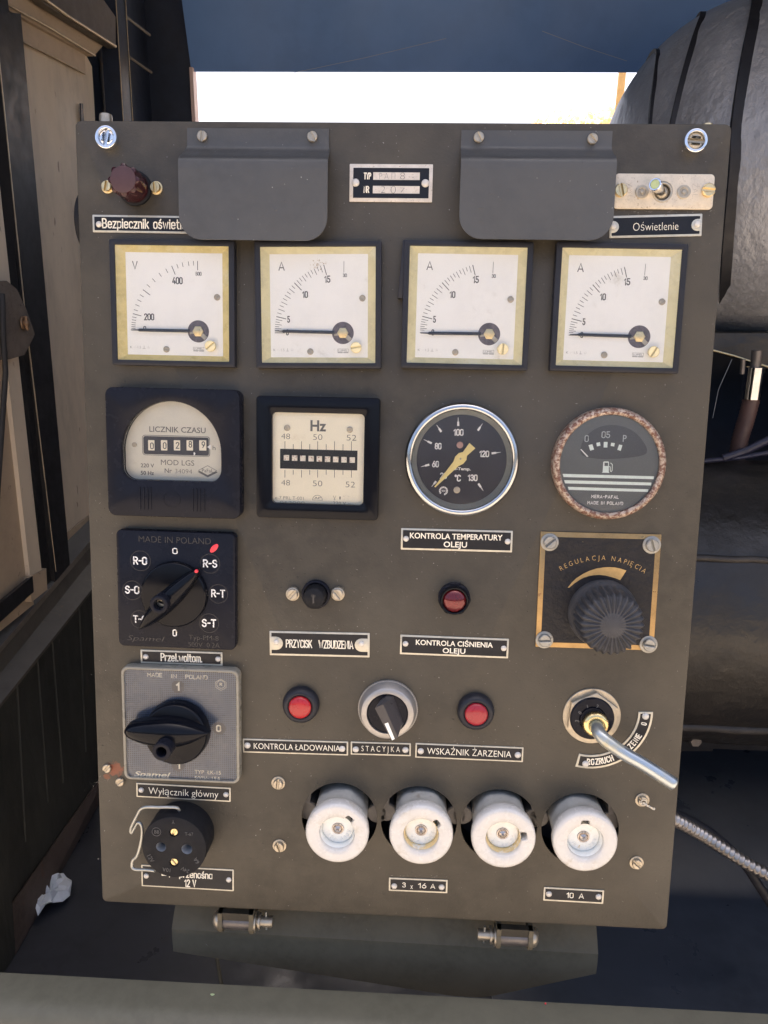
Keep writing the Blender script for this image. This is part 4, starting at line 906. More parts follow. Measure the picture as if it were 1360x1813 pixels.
for (pa, pb) in (((700, 685), (712, 690)), ((712, 690), (713, 730)), ((713, 730), (722, 740)), ((722, 740), (732, 728)), ((732, 728), (735, 665)), ((735, 665), (716, 648))):
    p = Vector(L(*pa)); q = Vector(L(*pb)); d = (q - p).normalized() * .1; nn = Vector((-d.y, d.x)) * 2.6; prism(bm, [tuple(p - d + nn), tuple(p - d - nn), tuple(q + d - nn), tuple(q + d + nn)], 7.02, 7.08)
mk('stripes_and_symbol', bm, 'mint', t)
mk('symbol_window', prism(B(), [L(652, 645), L(690, 645), L(690, 680), L(652, 680)], 7.08, 7.12), 'fuelface', t)
bm = B()
for (s, x, y, w_) in (('MERA-PAFAL', 657, 1002, 290), ('MADE IN POLAND', 660, 1068, 378)): p = L(x, y); stroke(bm, s, p[0], p[1], 36 * kk, w_ * kk, 7.02, .17, gap=.26)
mk('lettering', bm, 'white', t)
mk('needle', prism(B(), [L(400, 508), L(408, 502), L(484, 580), L(468, 584)], 7.2, 7.5), 'white', t)
mk('glass', lathe(B(), [(38.6, 8.2), (38.6, 8.8), (20, 9.3), (.01, 9.5)], 60), 'glassold', t, sharp=60)
# ------------------------------------------------------------------ rotary selectors
def wing(bm, p0, p1, p2, W0, Hs, z0, zt, n=30, k=14, pw=.62, pw1=None):
    pw1 = pw if pw1 is None else pw1
    """boat shaped handle from p0 (pointer tip) to p1 (tail) through hub p2; returns nothing"""
    a = Vector((p0[0], p0[1])); b = Vector((p1[0], p1[1])); d = (b - a).normalized(); nn = Vector((-d.y, d.x)); rings = []
    for i in range(n + 1):
        s = i / n; e = math.sin(PI * min(max(s, .004), .996)) ** (pw + (pw1 - pw) * s); p = a.lerp(b, s)
        w_ = W0 * e; zt_ = z0 + (zt(s) - z0) * (.35 + .65 * e)
        rings.append([Vector((p.x, p.y, z0)) + Vector((nn.x, nn.y, 0)) * (w_ * math.copysign(abs(math.cos(q)) ** .8, math.cos(q))) + Vector((0, 0, (zt_ - z0) * math.sin(q) ** .75)) for q in [PI * j / k for j in range(k + 1)]])
    loft(bm, rings)
c, W_, H_, ro = quad((205, 938), (418, 944), (416, 1153), (209, 1143), 8)
t = thing('voltmeter_selector', 'black square rotary selector with R-S markings and a red paint mark', 'rotary switch', (c.x, c.y, 0), ro)
L = zl(c, 190, 930, 5.667, 8); kk = (L(1000, 700)[0] - L(300, 700)[0]) / 700
bm = B(); prism(bm, rrect(W_, H_, 5, 6), 0, 8, 1.6); mk('faceplate', bm, 'black', t)
bm = B()
for (x, y, r) in ((332, 358, 102), (1030, 382, 98), (252, 655, 98), (1115, 685, 96), (330, 945, 92), (1025, 980, 98)):
    p = L(x, y); frame(bm, circ(r * kk, 36, *p), circ(r * kk - .35, 36, *p), 8, 8.2)
for (s, x, y, h, w_, sk) in (('MADE IN POLAND', 675, 148, 62, 715, 0), ('Typ-PM-8', 972, 1125, 50, 300, 0), ('500V  0.2A', 975, 1196, 48, 315, 0), ('Spamel', 392, 1135, 52, 360, .5)):
    p = L(x, y); text(bm, s, p[0], p[1], h * kk, w_ * kk, 8.0, ex=.35, bold=-.01, skew=sk)
mk('moulded_lettering', bm, 'embossed', t)
bm = B()
for (s, x, y, h, w_) in (('R-O', 328, 358, 82, 138), ('R-S', 1030, 382, 82, 142), ('S-O', 250, 650, 82, 145), ('R-T', 1113, 682, 80, 140), ('T-O', 330, 945, 80, 138), ('S-T', 1023, 980, 84, 145), ('0', 680, 1080, 72, 44), ('O', 677, 258, 62, 52)):
    p = L(x, y); stroke(bm, s, p[0], p[1], h * kk, w_ * kk, 8.0, .155)
mk('position_lettering', bm, 'whiteworn', t)
p = L(1070, 228); T = Matrix.Translation((p[0], p[1], 0)) @ Matrix.Rotation(R(48), 4, 'Z')
mk('red_mark', prism(B(), [(T @ Vector((9.5 * kk * 6 * .95 * math.cos(q), 26 * kk * math.sin(q), 0))).to_2d()[:] for q in [2 * PI * i / 24 for i in range(24)]], 8, 8.15, .05), 'redpaint', t)
dc = P(307.3, 1053.4, 13) - c
mk('knob_disc', lathe(B(), [(27.5, 8), (27.2, 13), (26.2, 14), (25.4, 14.2), (.01, 14.2)], 64, None, dc.x, dc.y), 'gloss', t, sharp=50)
tp = P(350.5, 1009, 19) - c; tl = P(245, 1116, 20) - c
bm = B(); wing(bm, tp, tl, None, 8.6, None, 14, lambda s: 26, pw=.5, pw1=.7)
hb = mk('handle', bm, 'gloss', t, sharp=60)
hc = P(281, 1071, 33) - c
mk('hub', frame(B(), circ(7.4, 36), circ(4.2, 36), 15, 33, .7, .3), 'black', hb, loc=(hc.x, hc.y, 0))
mk('hub_screw', wm(screwmesh(4.0, 2), 'steel'), None, hb, loc=(hc.x, hc.y, 24), rz=R(-15))
q = P(347.5, 1011, 21) - c; mk('pointer_dot', lathe(B(), [(1.5, 21), (1.3, 22.4), (.01, 22.8)], 16), 'redpaint', hb, loc=(q.x, q.y, -.6))

c, W_, H_, ro = quad((215, 1180), (424, 1187), (423, 1389), (218, 1380), 9)
t = thing('main_switch', 'grey rotary main switch with a fine grid face under a clear cover', 'rotary switch', (c.x, c.y, 0), ro)
L = zl(c, 200, 1170, 5.667, 7.); kk = (L(1000, 700)[0] - L(300, 700)[0]) / 700
mk('cover_edge', frame(B(), rrect(W_, H_, 6, 6), rrect(W_ - 5, H_ - 5, 4.4, 6), 0, 9, 1.1, .5), 'clearedge', t)
fp = mk('faceplate', prism(B(), rrect(W_ - 5, H_ - 5, 4.4, 6), 0, 6.6), 'grid', t)
mk('clear_cover', prism(B(), rrect(W_ - 5.2, H_ - 5.2, 4.3, 6), 7.6, 8.4), 'clear', t)
bm = B()
M['discgrey'] = mat('number disc', (.06, .065, .085), .4, var=.05)
for i, (x, y) in enumerate(((652, 262), (1065, 680), (655, 1050))):
    p = L(x, y); mk('number_disc', lathe(B(), [(66 * kk, 6.6), (66 * kk, 6.68), (.01, 6.68)], 32), 'discgrey', t, loc=(p[0], p[1], 0))
for (s, x, y, h, w_, sk, bo) in (('1', 652, 262, 86, 40, 0, .02), ('0', 1060, 680, 74, 52, 0, .02), ('1', 658, 1050, 80, 38, 0, .02), ('MADE', 418, 142, 44, 150, 0, .0), ('IN', 612, 155, 42, 55, 0, 0), ('POLAND', 838, 165, 44, 220, 0, 0), ('TYP  ŁK-15', 950, 1120, 38, 265, 0, 0), ('500V~15A', 950, 1182, 38, 265, 0, 0), ('Spamel', 392, 1140, 48, 350, .5, .02), ('R', 1083, 238, 32, 26, 0, 0)):
    p = L(x, y); (stroke(bm, s, p[0], p[1], h * kk, w_ * kk, 6.7, .2 if len(s) == 1 else .15) if s not in ('Spamel', 'TYP  ŁK-15', '500V~15A') else text(bm, s, p[0], p[1], h * kk, w_ * kk, 6.7, bold=bo, skew=sk))
p = L(1083, 238); frame(bm, circ(42 * kk, 28, *p), circ(38 * kk, 28, *p), 6.7, 6.8)
p = L(1083, 242); tri = lambda r: [(p[0] + r * math.cos(q) * (1.0), p[1] + r * math.sin(q)) for q in (R(28), R(90), R(152), R(210), R(270), R(330))]
frame(bm, tri(60 * kk), tri(56 * kk), 6.7, 6.8)
mk('lettering', bm, 'cream', t)
dc = P(311.5, 1299, 15) - c
mk('knob_disc', lathe(B(), [(27.5, 8.4), (26.8, 16), (25.8, 18), (24.6, 18.6), (.01, 18.6)], 64, None, dc.x, dc.y), 'gloss', t, sharp=50)
tp = P(219, 1297, 26) - c; tl = P(372, 1297, 21) - c
bm = B(); wing(bm, tp, tl, None, 13.0, None, 17, lambda s: 34, pw=.36, pw1=.85); hb = mk('handle', bm, 'gloss', t, sharp=60)
hc = P(285.5, 1331.5, 44) - c
mk('hub', frame(B(), circ(7.6, 36), circ(4.3, 36), 24, 44, .6, .3), 'black', hb, loc=(hc.x, hc.y, 0))
mk('hub_hole', lathe(B(), [(4.3, 30), (.01, 30)], 20), 'interior', hb, loc=(hc.x, hc.y, 0))

# ------------------------------------------------------------------ button, lamps
c = P(560.3, 1051)
t = thing('push_button', 'small black push button between two screws', 'push button', (c.x, c.y, 0))
mk('collar', frame(B(), circ(12.0, 40), circ(9.8, 40), 0, 4.5, .8, .5), 'black', t)
mk('button', lathe(B(), [(9.2, 0), (9.0, 14), (8.6, 16), (7.6, 17), (.01, 17.4)], 44), 'matte', t, sharp=50)
q = P(555, 1061, 17) - c
bm = B(); text(bm, 'I', q.x, q.y, 6.6, 1.3, 17.1, ex=.35); frame(bm, rrect(3.4, 1.6, .5, 3, q.x, q.y + 3.0), rrect(2.6, .9, .3, 3, q.x, q.y + 3.0), 17.1, 17.4); mk('moulded_mark', bm, 'embossed', t)
for (x, y, an) in ((519.5, 1050, 48), (599, 1050, -48)):
    q = P(x, y) - c; mk('spacer', frame(B(), circ(5.7, 32), circ(3, 32), 0, 4, .5), 'steel', t, loc=(q.x, q.y, 0)); screw(t, q.x, q.y, 4, 4.6, 2.6, an, 'steel')
def lamp(name, px, py, label, grp, lens, jewel=False):
    c = P(px, py); t = thing(name, label, 'indicator lamp', (c.x, c.y, 0), 0, grp)
    if jewel:
        bm = B(); rings = []
        for (r, z, am) in ((13.2, 0, .0), (13.2, 2, .0), (12.6, 2.6, .6), (12.6, 7, .6), (12.0, 8, .2)):
            rings.append([((r + am * max(0, math.cos(6 * q))) * math.cos(q), (r + am * max(0, math.cos(6 * q))) * math.sin(q), z) for q in [2 * PI * i / 72 for i in range(72)]])
        loft(bm, rings, cap1=True); mk('nut', bm, 'black', t)
        mk('collar', lathe(B(), [(12, 8), (11.8, 10), (10.8, 11.4), (9.9, 11.2), (9.5, 9.5), (.01, 9.5)], 56), 'gloss', t, sharp=60)
        mk('lens', lathe(B(), [(9.4 * math.cos(a), 9.6 + 5.2 * math.sin(a)) for a in [i * PI / 20 for i in range(10)]] + [(.01, 14.8)], 40), lens, t, sharp=70)
    else:
        mk('collar', lathe(B(), [(15.4, 0), (15.6, 3), (15.0, 6), (13.4, 8.4), (11.6, 9.2), (10.3, 8.9), (9.8, 8), (.01, 8)], 64), 'rubber', t, sharp=60)
        mk('lens', lathe(B(), [(9.5, 8), (9.5, 9.6), (9.0, 10.6), (7.4, 11.6), (4.2, 12.2), (.01, 12.4)], 40), lens, t, sharp=60)
lamp('oil_pressure_lamp', 804, 1058, 'dark red jewelled lamp in a black nut above the Kontrola ciśnienia plate', None, 'darkred', True)
lamp('indicator_lamp', 534, 1245, 'bright red lamp in a rubber collar above the Kontrola ładowania plate', 'bright red lamps in rubber collars', 'redlens')
M['redlens2'] = mat('deeper red lens', (.30, .006, .018), .3, var=.08, vs=90, coat=.3)
lamp('indicator_lamp', 842, 1257, 'red lamp in a rubber collar above the Wskaźnik żarzenia plate', 'bright red lamps in rubber collars', 'redlens2')

# ------------------------------------------------------------------ key switch (Stacyjka)
c = P(687, 1254); t = thing('key_switch', 'rotary ignition switch with a dull steel ring above the Stacyjka plate', 'key switch', (c.x, c.y, 0))
bm = B(); rings = []
for (r, z, am) in ((25.2, 0, .0), (25.2, 1.6, .35), (24.8, 2.4, .35)):
    rings.append([((r + am * (i % 2)) * math.cos(2 * PI * i / 180), (r + am * (i % 2)) * math.sin(2 * PI * i / 180), z) for i in range(180)])
loft(bm, rings); lathe(bm, [(24.6, 2.2), (24.4, 3), (22.0, 11.4), (21.3, 12), (17.4, 12), (17.0, 11.4), (17.0, 6)], 80); mk('ring', bm, 'steelring', t, sharp=45)
L = zl(c, 620, 1180, 9.714, 10)
mk('rotor', lathe(B(), [(16.9, 4), (16.9, 10.2), (16.2, 10.8), (.01, 10.8)], 56), 'black', t)
L1 = zl(c, 620, 1180, 9.714, 11); L2 = zl(c, 620, 1180, 9.714, 24)
bm = B(); base = [L1(*q) for q in ((425, 600), (600, 500), (760, 500), (940, 960), (850, 1150), (660, 1130))]
lo = [L1(*q) for q in ((560, 540), (650, 490), (745, 505), (925, 985), (850, 1140), (740, 1100))]
mid = [zl(c, 620, 1180, 9.714, 16)(*q) for q in ((520, 575), (600, 540), (690, 560), (880, 1010), (820, 1130), (740, 1110))]
top = [L2(*q) for q in ((425, 718), (500, 680), (570, 655), (822, 1222), (772, 1250), (715, 1278))]
loft(bm, [z3(ccw(lo), 10.5), z3(ccw(mid), 17), z3(ccw(top), 24)]); mk('grip', bm, 'rotorgrey', t, sharp=20)
mk('pointer_mark', prism(B(), [L2(*q) for q in ((592, 985), (652, 962), (768, 1245), (722, 1270))], 24, 24.2), 'whitebare', t)

# ------------------------------------------------------------------ starter lever switch
c = P(1047.4, 1267); t = thing('lever_switch', 'lever switch with a long bent zinc rod at the lower right', 'lever switch', (c.x, c.y, 0))
mk('washer', lathe(B(), [(24.0, 0), (24.0, 1.0), (23.6, 1.4), (17, 1.4)], 64), 'steel', t)
oo, ii = match([(22.2 * math.cos(R(25 + 60 * i)), 22.2 * math.sin(R(25 + 60 * i))) for i in range(6)], circ(16, 60)); mk('hex_nut', frame(B(), oo, ii, 1.4, 5.4, .5), 'steel', t, sharp=25)
b0 = P(1049, 1273, 7) - c
mk('body', lathe(B(), [(18.4, 1.4), (18.2, 6), (17.2, 7.2), (11.0, 7.6), (10.6, 6.6), (10.2, 9), (.01, 9)], 56, None, b0.x, b0.y), 'black', t)
L = zl(c, 980, 1200, 5.667, 7.4); bm = B()
for (s, x, y, an) in (('1', 342, 290, 18), ('2', 440, 288, -14), ('0', 268, 352, 55), ('3', 238, 434, 82)): p = L(x, y); text(bm, s, p[0], p[1], 3.4, None, 7.3, R(an), ex=.3, cond=.8)
M['moldgrey'] = mat('moulded grey numerals', (.16, .16, .16), .4); mk('numerals', bm, 'moldgrey', t)
g = P(1056, 1285, 15) - c; mk('collar', lathe(B(), [(9.4, 7), (10.6, 11), (10.4, 13.5), (9, 15.2), (6.6, 15.8), (5.2, 15.0), (5.0, 13), (.01, 13)], 48, None, g.x, g.y), 'gold', t, sharp=60)
pp = [P(1055, 1282, 10), P(1057, 1289, 18), P(1063, 1301, 25), P(1078, 1315, 30), P(1105, 1334, 33), P(1140, 1354, 35), P(1193, 1388, 38)]
pp = smooth_path([p - c for p in pp], 6); rr = [5.5] * len(pp); pp.append(pp[-1] + (pp[-1] - pp[-2]).normalized() * .5); rr.append(4.8)
mk('rod', tube(B(), pp, rr, 20), 'zinc', t, sharp=60)

# arc plate
L = zl(c, 980, 1200, 5.667, .7); ac = L(385, 340); kk = (L(900, 600)[0] - L(200, 600)[0]) / 700
def arcpoly(ri, ro_, a0, a1, n=26): return [(ro_ * math.cos(R(a0 + (a1 - a0) * i / n)), ro_ * math.sin(R(a0 + (a1 - a0) * i / n))) for i in range(n + 1)] + [(ri * math.cos(R(a1 + (a0 - a1) * i / n)), ri * math.sin(R(a1 + (a0 - a1) * i / n))) for i in range(n + 1)]
t = thing('arc_plate', 'curved black plate reading Rozruch, crossed by the zinc lever rod', 'label plate', (c.x + ac[0], c.y + ac[1], 0))
r0, r1 = 466 * kk, 612 * kk
mk('plate', prism(B(), arcpoly(r0, r1, -102.5, 2), 0, .7, .1), 'plate', t)
mk('field', prism(B(), arcpoly(r0 + 1.7, r1 - 1.7, -100.3, -.2), .7, .78), 'enamel', t)
bm = B(); rm = (r0 + r1) / 2
arctext(bm, 'ROZRUCH', 0, 0, rm, R(-77.5), R(29), 5.8, .78, True, cond=.8, pen=.17); arctext(bm, 'ŻARZENIE', 0, 0, rm, R(-41), R(34), 5.4, .78, True, cond=.8, pen=.17); arctext(bm, '0', 0, 0, rm, R(-11.5), R(4), 4.8, .78, True, cond=.8, pen=.17)
mk('lettering', bm, 'cream', t)
for (x, y) in ((322, 862), (923, 385)): p = L(x, y); rivet(t, p[0] - ac[0], p[1] - ac[1], .8, 2.9)

# ------------------------------------------------------------------ voltage regulator
q4 = [(940 + x / 5.44, 930 + y / 5.44) for x, y in ((95, 60), (1255, 88), (1183, 1205), (45, 1170))]
c, W_, H_, ro = quad(*q4, 1)
t = thing('voltage_regulator', 'big ribbed grey knob on a brass edged square plate', 'rotary knob', (c.x, c.y, 0), ro)
L = zl(c, 940, 930, 5.44, 1.3); kk = (L(1000, 700)[0] - L(300, 700)[0]) / 700
mk('plate', prism(B(), rrect(W_, H_, .5, 2), 0, 1.2, .2), 'brass', t)
b = 4.2; e = 7.5; w2, h2 = W_ / 2 - b, H_ / 2 - b
o = [(-w2, -h2 + e), (-w2 + e * .55, -h2 + e * .8), (-w2 + e, -h2), (w2 - e, -h2), (w2 - e * .8, -h2 + e * .55), (w2, -h2 + e), (w2, h2 - e), (w2 - e * .8, h2 - e * .55), (w2 - e, h2), (-w2 + e, h2), (-w2 + e * .8, h2 - e * .55), (-w2, h2 - e)]
mk('field', prism(B(), o, 1.2, 1.32), 'brasspaint', t)
ctr = L(650, 1030); bm = B()
arctext(bm, 'REGULACJA NAPIĘCIA', ctr[0], ctr[1], 745 * kk, R(89.5), R(69), 46 * kk, 1.32, cond=.85, bold=-.012)
sw = [(355, 600), (395, 550), (440, 508), (500, 470), (560, 440), (630, 417), (700, 406), (760, 403), (820, 408), (870, 420), (920, 437), (890, 484), (860, 530), (820, 512), (780, 500), (720, 484), (660, 478), (610, 480), (560, 488), (510, 504), (470, 525), (415, 562), (370, 600)]
prism(bm, [L(*p) for p in sw], 1.32, 1.38); mk('lettering', bm, 'brassletter', t)
for (x, y, an) in ((182, 160, 42), (1165, 190, -72), (128, 1100, 2), (1130, 1148, -8)): p = L(x, y); screw(t, p[0], p[1], 1.3, 5.2, 3.4, an, 'alusteel', 7.3, 'alusteel', slot=.10)
kb = P(1069.6, 1089, 8) - c; bm = B(); NT = 28; rings = []
def rg(r, am, z, za=0): return [((r + am * math.cos(NT * q)) * math.cos(q) + kb.x, (r + am * math.cos(NT * q)) * math.sin(q) + kb.y, z + za * math.cos(NT * q)) for q in [2 * PI * i / (NT * 8) for i in range(NT * 8)]]
for a_ in ((28, 0, 1.4), (28, 0, 5), (27.2, 0, 7), (25.5, 0, 9.6), (25.2, .0, 12), (24.8, 1.0, 13), (24.3, 1.2, 26), (23.8, 1.2, 34), (22.9, 1.0, 35.6, .4), (21, .6, 37.0, .9), (13, 0, 37.6, .8), (10.2, 0, 37.6, .5), (9.8, 0, 38.0), (.01, 0, 38.1)): rings.append(rg(*a_))
loft(bm, rings); mk('knob', bm, 'knob', t, sharp=60)

# ------------------------------------------------------------------ 12 V socket with its wire clip
c = P(325, 1470); f = P(308, 1500.4, 26)
c = Vector((f.x, f.y, 0))
t = thing('lamp_socket', 'round black two hole socket at the lower left with a wire clip', 'socket', (c.x, c.y, 0))
L = zl(c, 220, 1380, 6.476, 26); kk = (L(900, 700)[0] - L(200, 700)[0]) / 700
sc = [(*L(568, 612), 52 * kk), (*L(570, 955), 52 * kk)]; ho = [(*L(422, 775), 58 * kk), (*L(718, 800), 62 * kk)]
bm = B(); ob = circ(27.6, 64); holed(bm, ob, [(circ(r, 24, x, y), 3.0) for x, y, r in sc + ho], 0, 26, .8); mk('body', bm, 'matte', t, sharp=40)
for (x, y, r), an in zip(sc, (65, -50)):
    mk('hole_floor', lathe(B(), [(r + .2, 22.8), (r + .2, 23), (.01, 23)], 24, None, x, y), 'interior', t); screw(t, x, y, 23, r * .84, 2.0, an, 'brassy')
M['holegrey'] = mat('grey contact sleeve', (.20, .22, .25), .35, .3)
for (x, y, r) in ho: mk('contact_sleeve', lathe(B(), [(r, 25.8), (r * .92, 24.5), (r * .5, 20), (r * .48, 14), (.01, 14)], 28, None, x, y), 'holegrey', t)
bm = B()
for (s, x, y, h, rt) in (('12V', 305, 905, 62, -60), ('10A', 485, 1035, 58, 175 - 360), ('24V', 700, 1035, 58, 155), ('6A', 828, 930, 60, 118), ('Y', 562, 487, 50, 180), ('T-67', 745, 625, 48, 0), ('BB', 375, 600, 50, 0)):
    p = L(x, y); text(bm, s, p[0], p[1], h * kk * .8, None, 26, R(rt), ex=.4, cond=.9, bold=-.01)
p = L(370, 600); frame(bm, circ(52 * kk, 26, *p), circ(48 * kk, 26, *p), 26, 26.3); mk('moulded_lettering', bm, 'moldgrey2', t)
wp = [((632, 358), 17), ((590, 322), 19), ((400, 318), 20), ((215, 325), 18), ((140, 430), 15), ((78, 560), 13), ((85, 612), 12), ((115, 560), 12), ((160, 492), 12), ((203, 545), 12), ((198, 690), 11), ((150, 870), 10), ((98, 930), 9), ((92, 1000), 9), ((130, 1032), 10), ((250, 1036), 13), ((350, 1048), 16)]
pts = [P(220 + x / 6.476, 1380 + y / 6.476, z) - c for (x, y), z in wp]
mk('wire_clip', tube(B(), smooth_path(pts, 5), 1.35, 10), 'wire', t, sharp=60)

# ------------------------------------------------------------------ porcelain screw fuses in the round openings
CAPS = [(596.5, 1477, 52, 0, '25A'), (745.7, 1480, 41, 1, '25A'), (892, 1486, 11, 1, '25A'), (1037, 1492, 93, 0, '10A')]
DIA = ['leftmost of the four white porcelain fuses', 'second white porcelain fuse from the left, above the 3 x 16 A plate', 'third white porcelain fuse, darkest yellow stain inside its rim', 'rightmost white porcelain fuse, above the 10 A plate']
for i, (x, y, na, yel, st_) in enumerate(CAPS):
    f = P(x, y, 30); t = thing('porcelain_fuse', DIA[i], 'fuse', (f.x, f.y, -60), R((0, 35, 80, 150)[i] * 0), 'porcelain screw fuses in round openings')
    N = 96; z0 = 60
    def ring_(r, z, nb=0, na=na):
        out = []
        for j in range(N):
            q = 2 * PI * j / N; rr = r
            if nb:
                d = (q - R(na) + PI) % (2 * PI) - PI; rr = r + nb * math.sqrt(max(0, 1 - (d / .24) ** 2))
            out.append((rr * math.cos(q), rr * math.sin(q), z0 + z))
        return out
    bm = B()
    loft(bm, [ring_(26.1, 19.5), ring_(26.5, 23), ring_(26.4, 27.2), ring_(25.8, 28.8), ring_(24.6, 29.8), ring_(23, 30.1), ring_(19.5, 30), ring_(15.3, 29.8, 5.6), ring_(14.7, 29.2, 5.2), ring_(14.4, 20, 5.2), ring_(14.4, 14)], cap0=False, cap1=False)
    for (r_, z_) in ((13.6, 27.6),): pass
    mk('cap_rim', bm, 'ceramic', t, sharp=50)
    bm = B(); pr = [(22.3, -45), (22.3, 4), (22.7, 11), (24.6, 16), (25.6, 18.4), (26.1, 19.6)]
    loft(bm, [[((r + (1.3 * max(0, math.cos(5 * q + i)) if 0 <= z < 16 else 0)) * math.cos(q), (r + (1.3 * max(0, math.cos(5 * q + i)) if 0 <= z < 16 else 0)) * math.sin(q), z0 + z) for q in [2 * PI * j / N for j in range(N)]] for r, z in pr], cap1=False)
    mk('cap_barrel', bm, 'porc2', t, sharp=50)
    mk('cap_lining', lathe(B(), [(14.35, z0 + 26.5), (14.0, z0 + 26.0), (13.7, z0 + 20.4), (13.2, z0 + 19)], 60), 'porcyel' if yel else 'porcin', t)
    bm = B(); lathe(bm, [(13.6, z0 + 17), (13.5, z0 + 20), (12.4, z0 + 21), (5.4, z0 + 21.3), (5, z0 + 21)], 60); mk('fuse_end', bm, 'porcin', t)
    bm = B(); arctext(bm, st_ + (' 500V' if i != 2 else ' 77'), 0, 0, 9.6, R(-75), R(150), 3.4, z0 + 21.1, True, ex=.5, cond=.75); mk('moulded_lettering', bm, 'porcin', t)
    mk('contact', lathe(B(), [(5.0, z0 + 20.6), (4.8, z0 + 21.9), (4.0, z0 + 22.1), (3.5, z0 + 21.2), (2.9, z0 + 22.4), (1.2, z0 + 23.4), (.9, z0 + 22.8), (.01, z0 + 22)], 32), 'contactm', t)
    hb = P(*HOLES[i]) - f; hb.z = 0
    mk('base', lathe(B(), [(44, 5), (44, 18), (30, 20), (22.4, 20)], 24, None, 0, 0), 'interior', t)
    for s in (1, -1):
        bm = B(); T = Matrix.Translation((0, 2, 0)) @ Matrix.Rotation(R(8 * s), 4, 'Z'); xx = s * 28.5
        box(bm, min(xx, xx + s * 5), max(xx, xx + s * 5), -4, 30, z0 - 42, z0 - 12, T); mk('contact_strap', bm, 'strap', t)
        mk('terminal', lathe(B(), [(9, z0 - 42), (9, z0 - 16), (8, z0 - 15), (.01, z0 - 15)], 20, None, s * 31, -6), 'strap', t)
# ------------------------------------------------------------------ hinge bracket under the panel
bm = B()
XL, XR = 51., 452.
top = [(XL, 60, -14), (XR, 60, -18)]
lipz = lambda x: -46 - (x - XL) * .012
def row(f, n=30): return [f(XL + (XR - XL) * i / n) for i in range(n + 1)]
def zbot(x): return -81 - (x - XL) / (320 - XL) * 36 if x < 320 else (-117 if x < 350 else -117 + (x - 350) / (XR - 350) * 36)
rows = [row(lambda x: Vector((x, 82, -12))), row(lambda x: Vector((x, 66, -22))), row(lambda x: Vector((x, 37, -49 - (x - XL) * .01))), row(lambda x: Vector((x, 31, -56 - (x - XL) * .01))), row(lambda x: Vector((x, 30, (lipz(x) + zbot(x)) / 2))), row(lambda x: Vector((x, 30, zbot(x))))]
vv = [[bm.verts.new(p) for p in r] for r in rows]
for i in range(len(vv) - 1):
    for j in range(30): bm.faces.new((vv[i][j], vv[i][j + 1], vv[i + 1][j + 1], vv[i + 1][j]))
bmesh.ops.recalc_face_normals(bm, faces=bm.faces); bmesh.ops.solidify(bm, geom=bm.faces[:], thickness=2.5)
br = wmk('hinge_bracket', bm, 'bracket', 'wide dusty steel bracket with angled lower edge carrying the hinges below the panel', 'bracket', sharp=18)
for k, (xa, xb, yy, side, lab) in enumerate(((372, 497, 1628, 1, 'steel hinge under the panel, below the round black socket'), (835, 960, 1655, -1, 'steel hinge under the panel, between the 3 x 16 A and 10 A plates'))):
    a = hy(xa, yy, 16); b = hy(xb, yy + 3, 16); z = (a.z + b.z) / 2; ln = b.x - a.x
    t = wthing('hinge', lab, 'hinge', (a.x, 16, z - 6), 'hinges below the panel')
    def W(nm, bm, m, sharp=40): return wmk(nm, bm, m, parent=t, sharp=sharp)
    TX = lambda x, dz=0, dy=0: Matrix.Translation((x, 16 + dy, z + dz)) @ Matrix.Rotation(PI / 2, 4, 'Y')
    x0, x1 = (a.x + 10, b.x - 24) if side > 0 else (a.x + 22, b.x - 10)
    W('barrel', tube(B(), [(x0 + 3, 16, z), (x1 - 3, 16, z)], 8.0, 24), 'hinge')
    for xx in (x0 - .5, x1 - 3.5): W('ear', tube(B(), [(xx, 16, z), (xx + 4, 16, z)], [10.4, 10.4], 24), 'bracket')
    for xx in (x0 - .5, x1 - 3.5): W('web', box(B(), xx, xx + 4, 8, 26, z - 2, z + 14), 'bracket')
    W('leaf', box(B(), x0, x1, 9, 15, z + 6, z + 14), 'panel')
    hx_ = (x0 - 5) if side > 0 else (x1 + 5)
    T = TX(x0 - .6) @ Matrix.Rotation(PI, 4, 'X') if side > 0 else TX(x1 + .6)
    W('pin_head', lathe(B(), [(8.6, 0), (8.6, 1.6), (7.2, 4.2), (4, 5.8), (.01, 6.2)], 28, T), 'steel')
    T2 = TX(x1 + .6) if side > 0 else TX(x0 - .6) @ Matrix.Rotation(PI, 4, 'X')
    W('washer', lathe(B(), [(9.6, 0), (9.6, 1.5), (.01, 1.5)], 28, T2), 'steel')
    bm = B(); lathe(bm, [(5, 1.5), (5, 15), (4.4, 16), (.01, 16)], 20, T2); lathe(bm, [(7.6, 3.4), (7.6, 5.2), (.01, 5.2)], 24, T2); W('pin', bm, 'steel')
    W('split_pin', tube(B(), [(T2 @ Vector((9, 0, 10))), (T2 @ Vector((-10, 1, 10)))], 1.0, 8), 'wire')
    p = hy((xa + xb) / 2, 1615 if side > 0 else 1643, 12)
# foreground beam
prof = [(-20, -64), (-44, -63), (-54, -65), (-61, -70), (-65, -78), (-67, -92), (-68, -190), (-60, -190), (-20, -190)]
bm = B(); loft(bm, [[Vector((x, y, z)) for y, z in prof] for x in [-600 + i * 100 for i in range(20)]])
wmk('front_beam', bm, 'beam', 'olive green painted steel beam running across the bottom foreground', 'beam')
